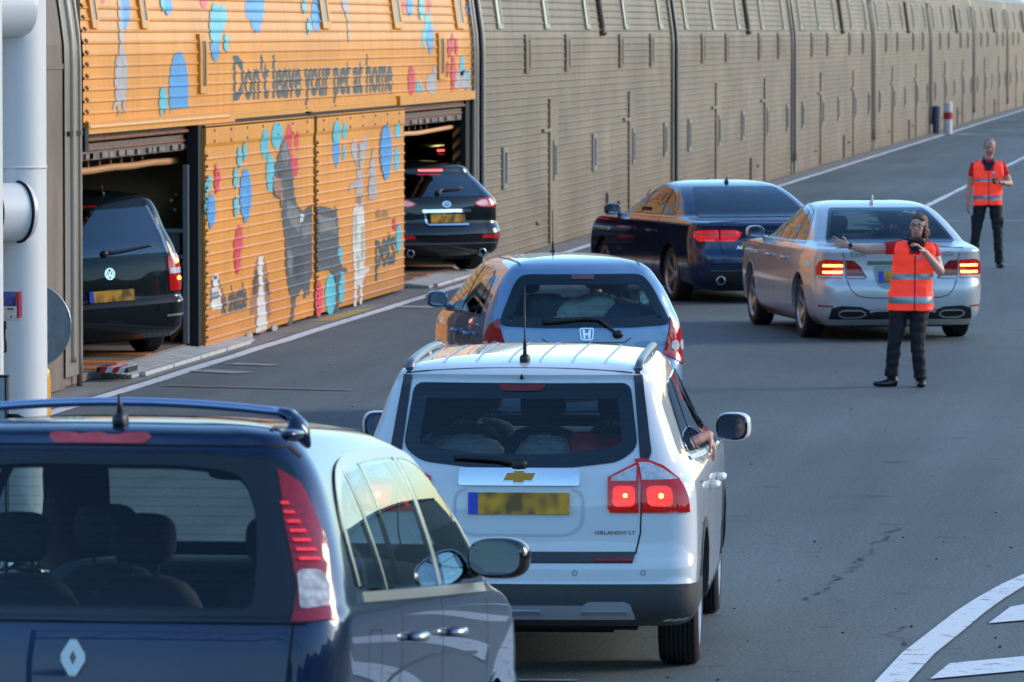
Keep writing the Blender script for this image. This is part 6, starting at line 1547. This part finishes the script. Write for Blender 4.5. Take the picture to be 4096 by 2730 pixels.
# --- people sitting in the cars
CLOTH = mat("dark_shirt", (.03, .035, .05), .85, var=.3, scale=12)
def sitter(car, x, y, seat, label, arm=None, shirt=None, hairm=None, skin=None):
    root = empty("person"); tag(root, label, "person"); root.parent = None
    root.matrix_world = car.matrix_basis; root.location = car.location; root.rotation_euler = car.rotation_euler
    b = MB(); hc = Vector((x, y + .02, seat + .60)); rot = ROT('Z', 180); head(b, hc, rot); b.limb((x, y, seat + .40), (x, y + .01, seat + .54), .06, .055); b.add(*torso_sheet([(x, y, seat - .02, .15, .11), (x, y, seat + .25, .17, .11), (x, y, seat + .38, .17, .09), (x, y, seat + .44, .08, .07)]))
    for s in (1, -1):
        sh = Vector((x + s * .19, y, seat + .36))
        if arm and s == arm['s']: el, wr, hd = (Vector(q) for q in arm['p']); dd = arm['d']
        else: el, wr = Vector((x + s * .24, y + .16, seat + .14)), Vector((x + s * .12, y + .40, seat + .20)); dd = (0, 1, .1)
        b.limb(sh, el, .045, .038); b.limb(el, wr, .038, .026); hand(b, wr, dd, (s, 0, .3), (0, 0, -1) if not (arm and s == arm['s']) else arm.get('n', (0, 0, -1)), .3)
        b.limb((x + s * .09, y + .02, seat - .02), (x + s * .11, y + .42, seat + .05), .08, .06); b.limb((x + s * .11, y + .42, seat + .05), (x + s * .11, y + .55, seat - .3), .055, .045)
    bo = remesh("body", b, skin or SKIN2, .009, root, 2)
    b = MB(); b.add(*torso_sheet([(x, y, seat - .03, .17, .125), (x, y, seat + .25, .19, .125), (x, y, seat + .38, .185, .105), (x, y, seat + .45, .09, .075)]))
    for s in (1, -1): sh = Vector((x + s * .17, y, seat + .36)); e_ = Vector(arm['p'][0]) if arm and s == arm['s'] else Vector((x + s * .24, y + .16, seat + .14)); b.limb(sh, sh.lerp(e_, .6), .062, .055)
    remesh("shirt", b, shirt or CLOTH, .012, root, 2, .005)
    b = MB(); b.ball(hc + Vector((0, -.022, .035)), (.082, .092, .085), 2.1); remesh("hair", b, hairm or mat("black_hair", (.012, .010, .009), .6, var=.3, scale=50), .01, root, 1)
    return root
sitter(WHITECAR, .40, 2.05, .72, "driver of the white people carrier, forearm hanging out of the open side window", dict(s=1, p=((.76, 1.95, 1.08), (.90, 2.06, 1.135), (0, 0, 0)), d=(.30, .35, -.9), n=(-1, 0, -.3)), mat("white_shirt", (.55, .55, .56), .8, var=.1, scale=20))
sitter(WHITECAR, -.40, 2.05, .74, "passenger silhouette behind the left of the white car's rear window")
sitter(AUDI, -.38, 2.68, .62, "person in the black saloon with a bare arm raised in the front window", dict(s=-1, p=((-.62, 2.92, .98), (-.68, 2.90, 1.20), (0, 0, 0)), d=(.2, .0, 1), n=(1, 0, 0)), REDT)
sitter(SILVER, .38, 2.65, .62, "driver of the silver saloon, dimly seen through its rear window")
sitter(HATCH, .36, 1.95, .62, "driver of the pale blue hatchback, dimly seen through its rear window")
# ------------------------------------------------------------------ luggage seen through rear windows
def thing_mesh(name, b, m, car, label, cat, smooth=True):
    o = b.build(name, m, None, smooth=smooth); o.location = car.location; o.rotation_euler = car.rotation_euler; tag(o, label, cat); return o
b = MB(); b.ball((.40, .72, 1.10), (.20, .14, .12), 2.4); b.ball((.30, .70, 1.15), (.10, .10, .09), 2.2); b.ball((.50, .72, 1.14), (.09, .1, .08), 2.1)
remesh("bag", b, mat("red_bag", (.50, .02, .03), .5, var=.3, scale=8), .012, None, 1, .012, 14); o = bpy.context.scene.collection.objects[-1]
o.location = WHITECAR.location; o.rotation_euler = WHITECAR.rotation_euler; tag(o, "red bag at the right of the white car's luggage area", "bag")
b = MB(); b.ball((.10, .70, 1.12), (.16, .12, .10), 2.3); b.ball((-.35, .75, 1.10), (.22, .14, .12), 2.6)
o = remesh("blanket", b, mat("pale_blanket", (.35, .36, .38), .8, var=.3, scale=8), .012, None, 1, .02, 14); o.location = WHITECAR.location; o.rotation_euler = WHITECAR.rotation_euler; tag(o, "crumpled pale blanket in the middle of the white car's luggage area", "blanket")
b = MB(); b.box((.21, 1.3, 1.43), (.10, .005, .15)); b.box((.30, 1.32, 1.42), (.08, .004, .12)); thing_mesh("hanging_papers", b, mat("paper", (.6, .6, .58), .7, var=.1, scale=20), WHITECAR, "small white papers hanging inside the white people carrier", "papers", False)
b = MB(); b.ball((.02, .62, 1.00), (.30, .16, .11), 2.6, ROT('Y', -12)); b.ball((-.12, .62, .92), (.2, .15, .08), 2.4)
o = remesh("pillow", b, mat("pale_green_pillow", (.55, .60, .54), .8, var=.15, scale=9), .012, None, 1, .018, 12); o.location = HATCH.location; o.rotation_euler = HATCH.rotation_euler; tag(o, "pale pillow piled in the back of the silver blue hatchback", "pillow")
b = MB(); b.ball((-.28, .62, .98), (.17, .12, .17), 5); b.tube([(-.36, .5, 1.10), (-.28, .48, 1.15), (-.20, .5, 1.10)], .01, 6); thing_mesh("suitcase", b, mat("dark_suitcase", (.02, .03, .05), .5, var=.2, scale=20), HATCH, "dark suitcase beside the pillow in the silver blue hatchback", "suitcase")
b = MB(); b.ball((.40, .62, .94), (.24, .14, .12), 3); o = remesh("holdall", b, mat("blue_holdall", (.03, .05, .14), .7, var=.3, scale=9), .012, None, 1, .014, 12); o.location = HATCH.location; o.rotation_euler = HATCH.rotation_euler; tag(o, "dark blue holdall at the right in the back of the hatchback", "bag")

# ------------------------------------------------------------------ white column with its fittings at the left edge
PW = mat("white_column_paint", (.66, .67, .66), .42, coat=.3, var=.03, scale=2)
col = empty("steel_column", (-8.25, 38.45, 0)); tag(col, "tall white round column with stub pipes at the left edge", "column")
def seg(name, prof, c=(0, 0, 0), axis='z', m=PW, n=48, par=col): return MB().revolve(prof, c, axis, n).build(name, m, par, angle=40)
seg("shaft", [(0, .26), (.02, .26), (.02, .205), (2.43, .205), (2.435, .210), (2.445, .210), (2.45, .205), (7.5, .205), (7.5, .01)])
seg("flange_ring", [(2.43, .206), (2.43, .2085), (2.445, .2085), (2.445, .206)], m=SATIN)
AXP = Vector((-.74, -.67, 0))
def pipe(z, r):
    """thick stub pipe crossing in front of the column, its closed end towards the right"""
    e0 = Vector((.07, -.19, z)); q = MB(); q.tube([e0 - AXP * .045, e0 - AXP * .035, e0, e0 + AXP * 1.2], [r * .80, r * .95, r, r], 48); return e0, q.build("stub_pipe", PW, col, angle=50)
pipe(3.49, .195)
e0, o = pipe(2.15, .192)
u = AXP.cross(Vector((0, 0, 1))).normalized(); w_ = AXP.cross(u)
for k in (.012, .24):
    q = MB(); c_ = e0 + AXP * k; q.tube([c_ + (u * math.cos(t * .1745) + w_ * math.sin(t * .1745)) * .196 for t in range(37)], .011, 8, False); q.build("rubber_ring", GASKET, o, smooth=True)
post = MB(); post.bbox((-.8, -.05, 0), (0, .05, 7.0)); p_ = tag(post.build("gate_post", PW), "flat white post cut by the left edge, in front of the round column", "post"); p_.location = (-7.945, 36.6, 0)
sn = empty("light_sensor", (-7.955, 36.85, .065)); tag(sn, "small blue and red sensor on a slotted metal bracket before the white column", "sensor")
MB().ball((.0, 0, 1.575), (.070, .045, .050), 7).build("housing", mat("sensor_blue", (.015, .03, .22), .3, coat=.5), sn, smooth=True)
MB().bbox((.058, -.052, 1.46), (.078, .04, 1.625)).build("red_window", mat("sensor_red", (.35, .01, .03), .2, coat=.5), sn)
b = MB(); b.bbox((-.10, -.062, 1.455), (.066, -.050, 1.535)); b.bbox((-.10, -.06, 1.44), (.066, .04, 1.452)); br = b.build("bracket", SATIN, sn)
b = MB(); b.bbox((-.065, -.066, 1.512), (-.030, -.0625, 1.522)); b.bbox((.005, -.066, 1.512), (.045, -.0625, 1.522)); b.ball((-.08, -.064, 1.512), .006); b.ball((-.08, -.064, 1.468), .006); b.ball((.03, -.064, 1.468), .006); b.ball((-.05, -.064, 1.468), .006); b.build("slots", BLACK, br)
b = MB(); b.tube([(-.03, 0, 1.445), (-.03, 0, 1.39)], .016, 10); b.tube([(-.028, 0, 1.39), (-.02, 0, 1.30), (-.02, 0, 1.245), (-.06, 0, 1.235), (-.14, 0, 1.28), (-.25, 0, 1.33)], [.009] * 6, 8); b.build("cable", BLACK, sn, smooth=True)
cab = empty("cable_post", (-7.935, 36.45, 0)); tag(cab, "short grey square post in front of the white column, above the blue car", "post")
MB().bbox((-.045, -.03, 0), (.045, .03, 1.175)).build("post", mat("pale_grey_post", (.40, .46, .50), .3, .5), cab); b = MB(); b.bbox((-.056, -.035, 1.17), (.066, .035, 1.185)); b.bbox((-.056, -.035, 0), (-.046, .035, 1.17)); b.bbox((.052, -.035, 0), (.058, .035, 1.17)); b.build("edge_trim", BLACK, cab)
b = MB(); b.tube([(.06, 0, .93), (.12, -.01, .93), (.19, -.02, .90), (.27, -.03, .84), (.33, -.03, .76), (.38, -.03, .64), (.40, -.03, .4)], .013, 8); b.build("cable", BLACK, cab, smooth=True)
disc = empty("round_sign", (-8.25, 42.0, 0)); tag(disc, "grey back of a round traffic sign sticking out behind the white column", "road sign")
zc = 1.145
MB().revolve([(-.004, .001), (-.004, .305), (.004, .305), (.004, .001)], (-.30, 0, zc), 'y', 64).build("disc", mat("galvanised_back", (.27, .30, .31), .5, .2, var=.22, scale=14, stretch=(1, 1, .6)), disc, angle=40)
b = MB(); b.revolve([(-.010, .303), (-.012, .309), (.010, .309), (.010, .303)], (-.30, 0, zc), 'y', 64); b.build("rim", SATIN, disc, smooth=True); MB().tube([(-.34, .05, 0), (-.34, .05, 1.5)], .03, 12).build("pole", SATIN, disc)
disc.location = (-8.83 + .215, 42.0, .07)
yb = MB(); yb.ball((0, 0, .60), (.075, .05, .465), 9, nu=28); yo = tag(yb.build("yellow_cabinet", mat("yellow_plastic", (.70, .33, .02), .35, coat=.3, var=.05), smooth=True), "narrow yellow plastic case sticking out at the foot of the white column", "case"); yo.location = (-8.135, 38.62, .04); MB().box((.068, -.048, .6), (.006, .004, .8)).build("groove", mat("yellow_shadow_groove", (.35, .16, .01), .5), yo)

# ------------------------------------------------------------------ bollards by the train
def bollard(loc, m1, banded, label, h=1.03, r=.14):
    root = empty("bollard", loc); tag(root, label, "bollard", "bollards at the platform edge")
    MB().revolve([(0, r), (h - .03, r), (h, r - .03), (h + .002, .01)], (0, 0, 0), 'z', 28).build("post", m1, root, angle=40)
    if banded: MB().revolve([(h * .46, r + .003), (h * .46, r + .006), (h * .68, r + .006), (h * .68, r + .003)], (0, 0, 0), 'z', 28).build("red_band", mat("bollard_red", (.50, .02, .03), .5), root, angle=40)
    return root
bollard((-10.55, 191.6, 0), mat("bollard_white", (.66, .66, .66), .5, var=.06), True, "white bollard with a red band at the far platform edge")
bollard((-10.95, 192.2, 0), mat("bollard_grey", (.10, .13, .18), .5, var=.1), False, "dark grey bollard close to the left of the banded one", .9, .13)

# ------------------------------------------------------------------ things beside and behind the viewpoint (seen in the paintwork)
ga = empty("lattice_gantry", (0, 9.0, 0)); tag(ga, "steel lattice gantry spanning the lanes beside the viewpoint", "gantry")
GM = mat("gantry_steel", (.05, .05, .045), .6)
b = MB()
for z in (7.2, 8.2):
    b.tube([(-12, -14, z), (14, -14, z)], .06, 6)
for k in range(18): b.tube([(-12 + k * 1.45, -14, 7.2 + (k % 2)), (-12 + (k + 1) * 1.45, -14, 7.2 + ((k + 1) % 2))], .035, 6)
b.build("truss", GM, ga); b = MB(); b.tube([(-12, -14, 0), (-12, -14, 8.3)], .15, 8); b.build("leg", GM, ga); b = MB(); b.tube([(14, -14, 0), (14, -14, 8.3)], .15, 8); b.build("leg", GM, ga)
fe = empty("palisade_fence", (0, 0, 0)); tag(fe, "grey green palisade fence along the right side of the terminal", "fence")
b = MB()
for k in range(0, 520): b.bbox((13.0, 2 + k * .5, .1), (13.03, 2.34 + k * .5, 2.6))
b.build("pales", mat("fence_green_grey", (.10, .13, .11), .6, var=.2), fe); b = MB(); b.bbox((13.05, 2, .5), (13.1, 262, .6)); b.bbox((13.05, 2, 2.2), (13.1, 262, 2.3)); b.build("rails", GM, fe)
sh = empty("terminal_shed", (0, 0, 0)); tag(sh, "long low grey green shed beyond the fence on the right", "shed")  # out of view, added as a dark band for the paintwork to reflect
b = MB(); b.bbox((22, 70, 0), (40, 300, 6.5)); b.build("wall", mat("shed_cladding", (.10, .12, .115), .6, var=.25, scale=.3), sh)
b = MB(); b.bbox((21.6, 69.6, 6.5), (40.4, 300.4, 6.75)); b.build("roof", mat("shed_roof", (.16, .17, .18), .6), sh)
for k in range(9): MB().bbox((21.93, 84 + k * 24, 0), (21.98, 89 + k * 24, 4.2)).build("door", mat("shed_door", (.05, .10, .22), .5), sh)
# unseen wooded rise, added to darken low reflections, right of and behind the viewpoint
hv = []; hf = []; n = 90
for i in range(n + 1):
    t = math.radians(22 + (318 - 22) * i / n)
    for r_, h_ in ((230, 0), (260, 12), (300, 24), (340, 16)): hh = 1.5 * h_ * (1 + .35 * math.sin(i * .9) * math.sin(i * .37 + r_)) + (random.uniform(0, 3) if h_ else 0); hv.append((math.sin(t) * r_, math.cos(t) * r_, hh))
for i in range(n):
    for k in range(3): hf.append((4 * i + k, 4 * i + k + 1, 4 * (i + 1) + k + 1, 4 * (i + 1) + k))
tag(obj("hills", hv, hf, mat("wooded_hill", (.040, .055, .030), .9, var=.5, scale=.15)), kind='structure')
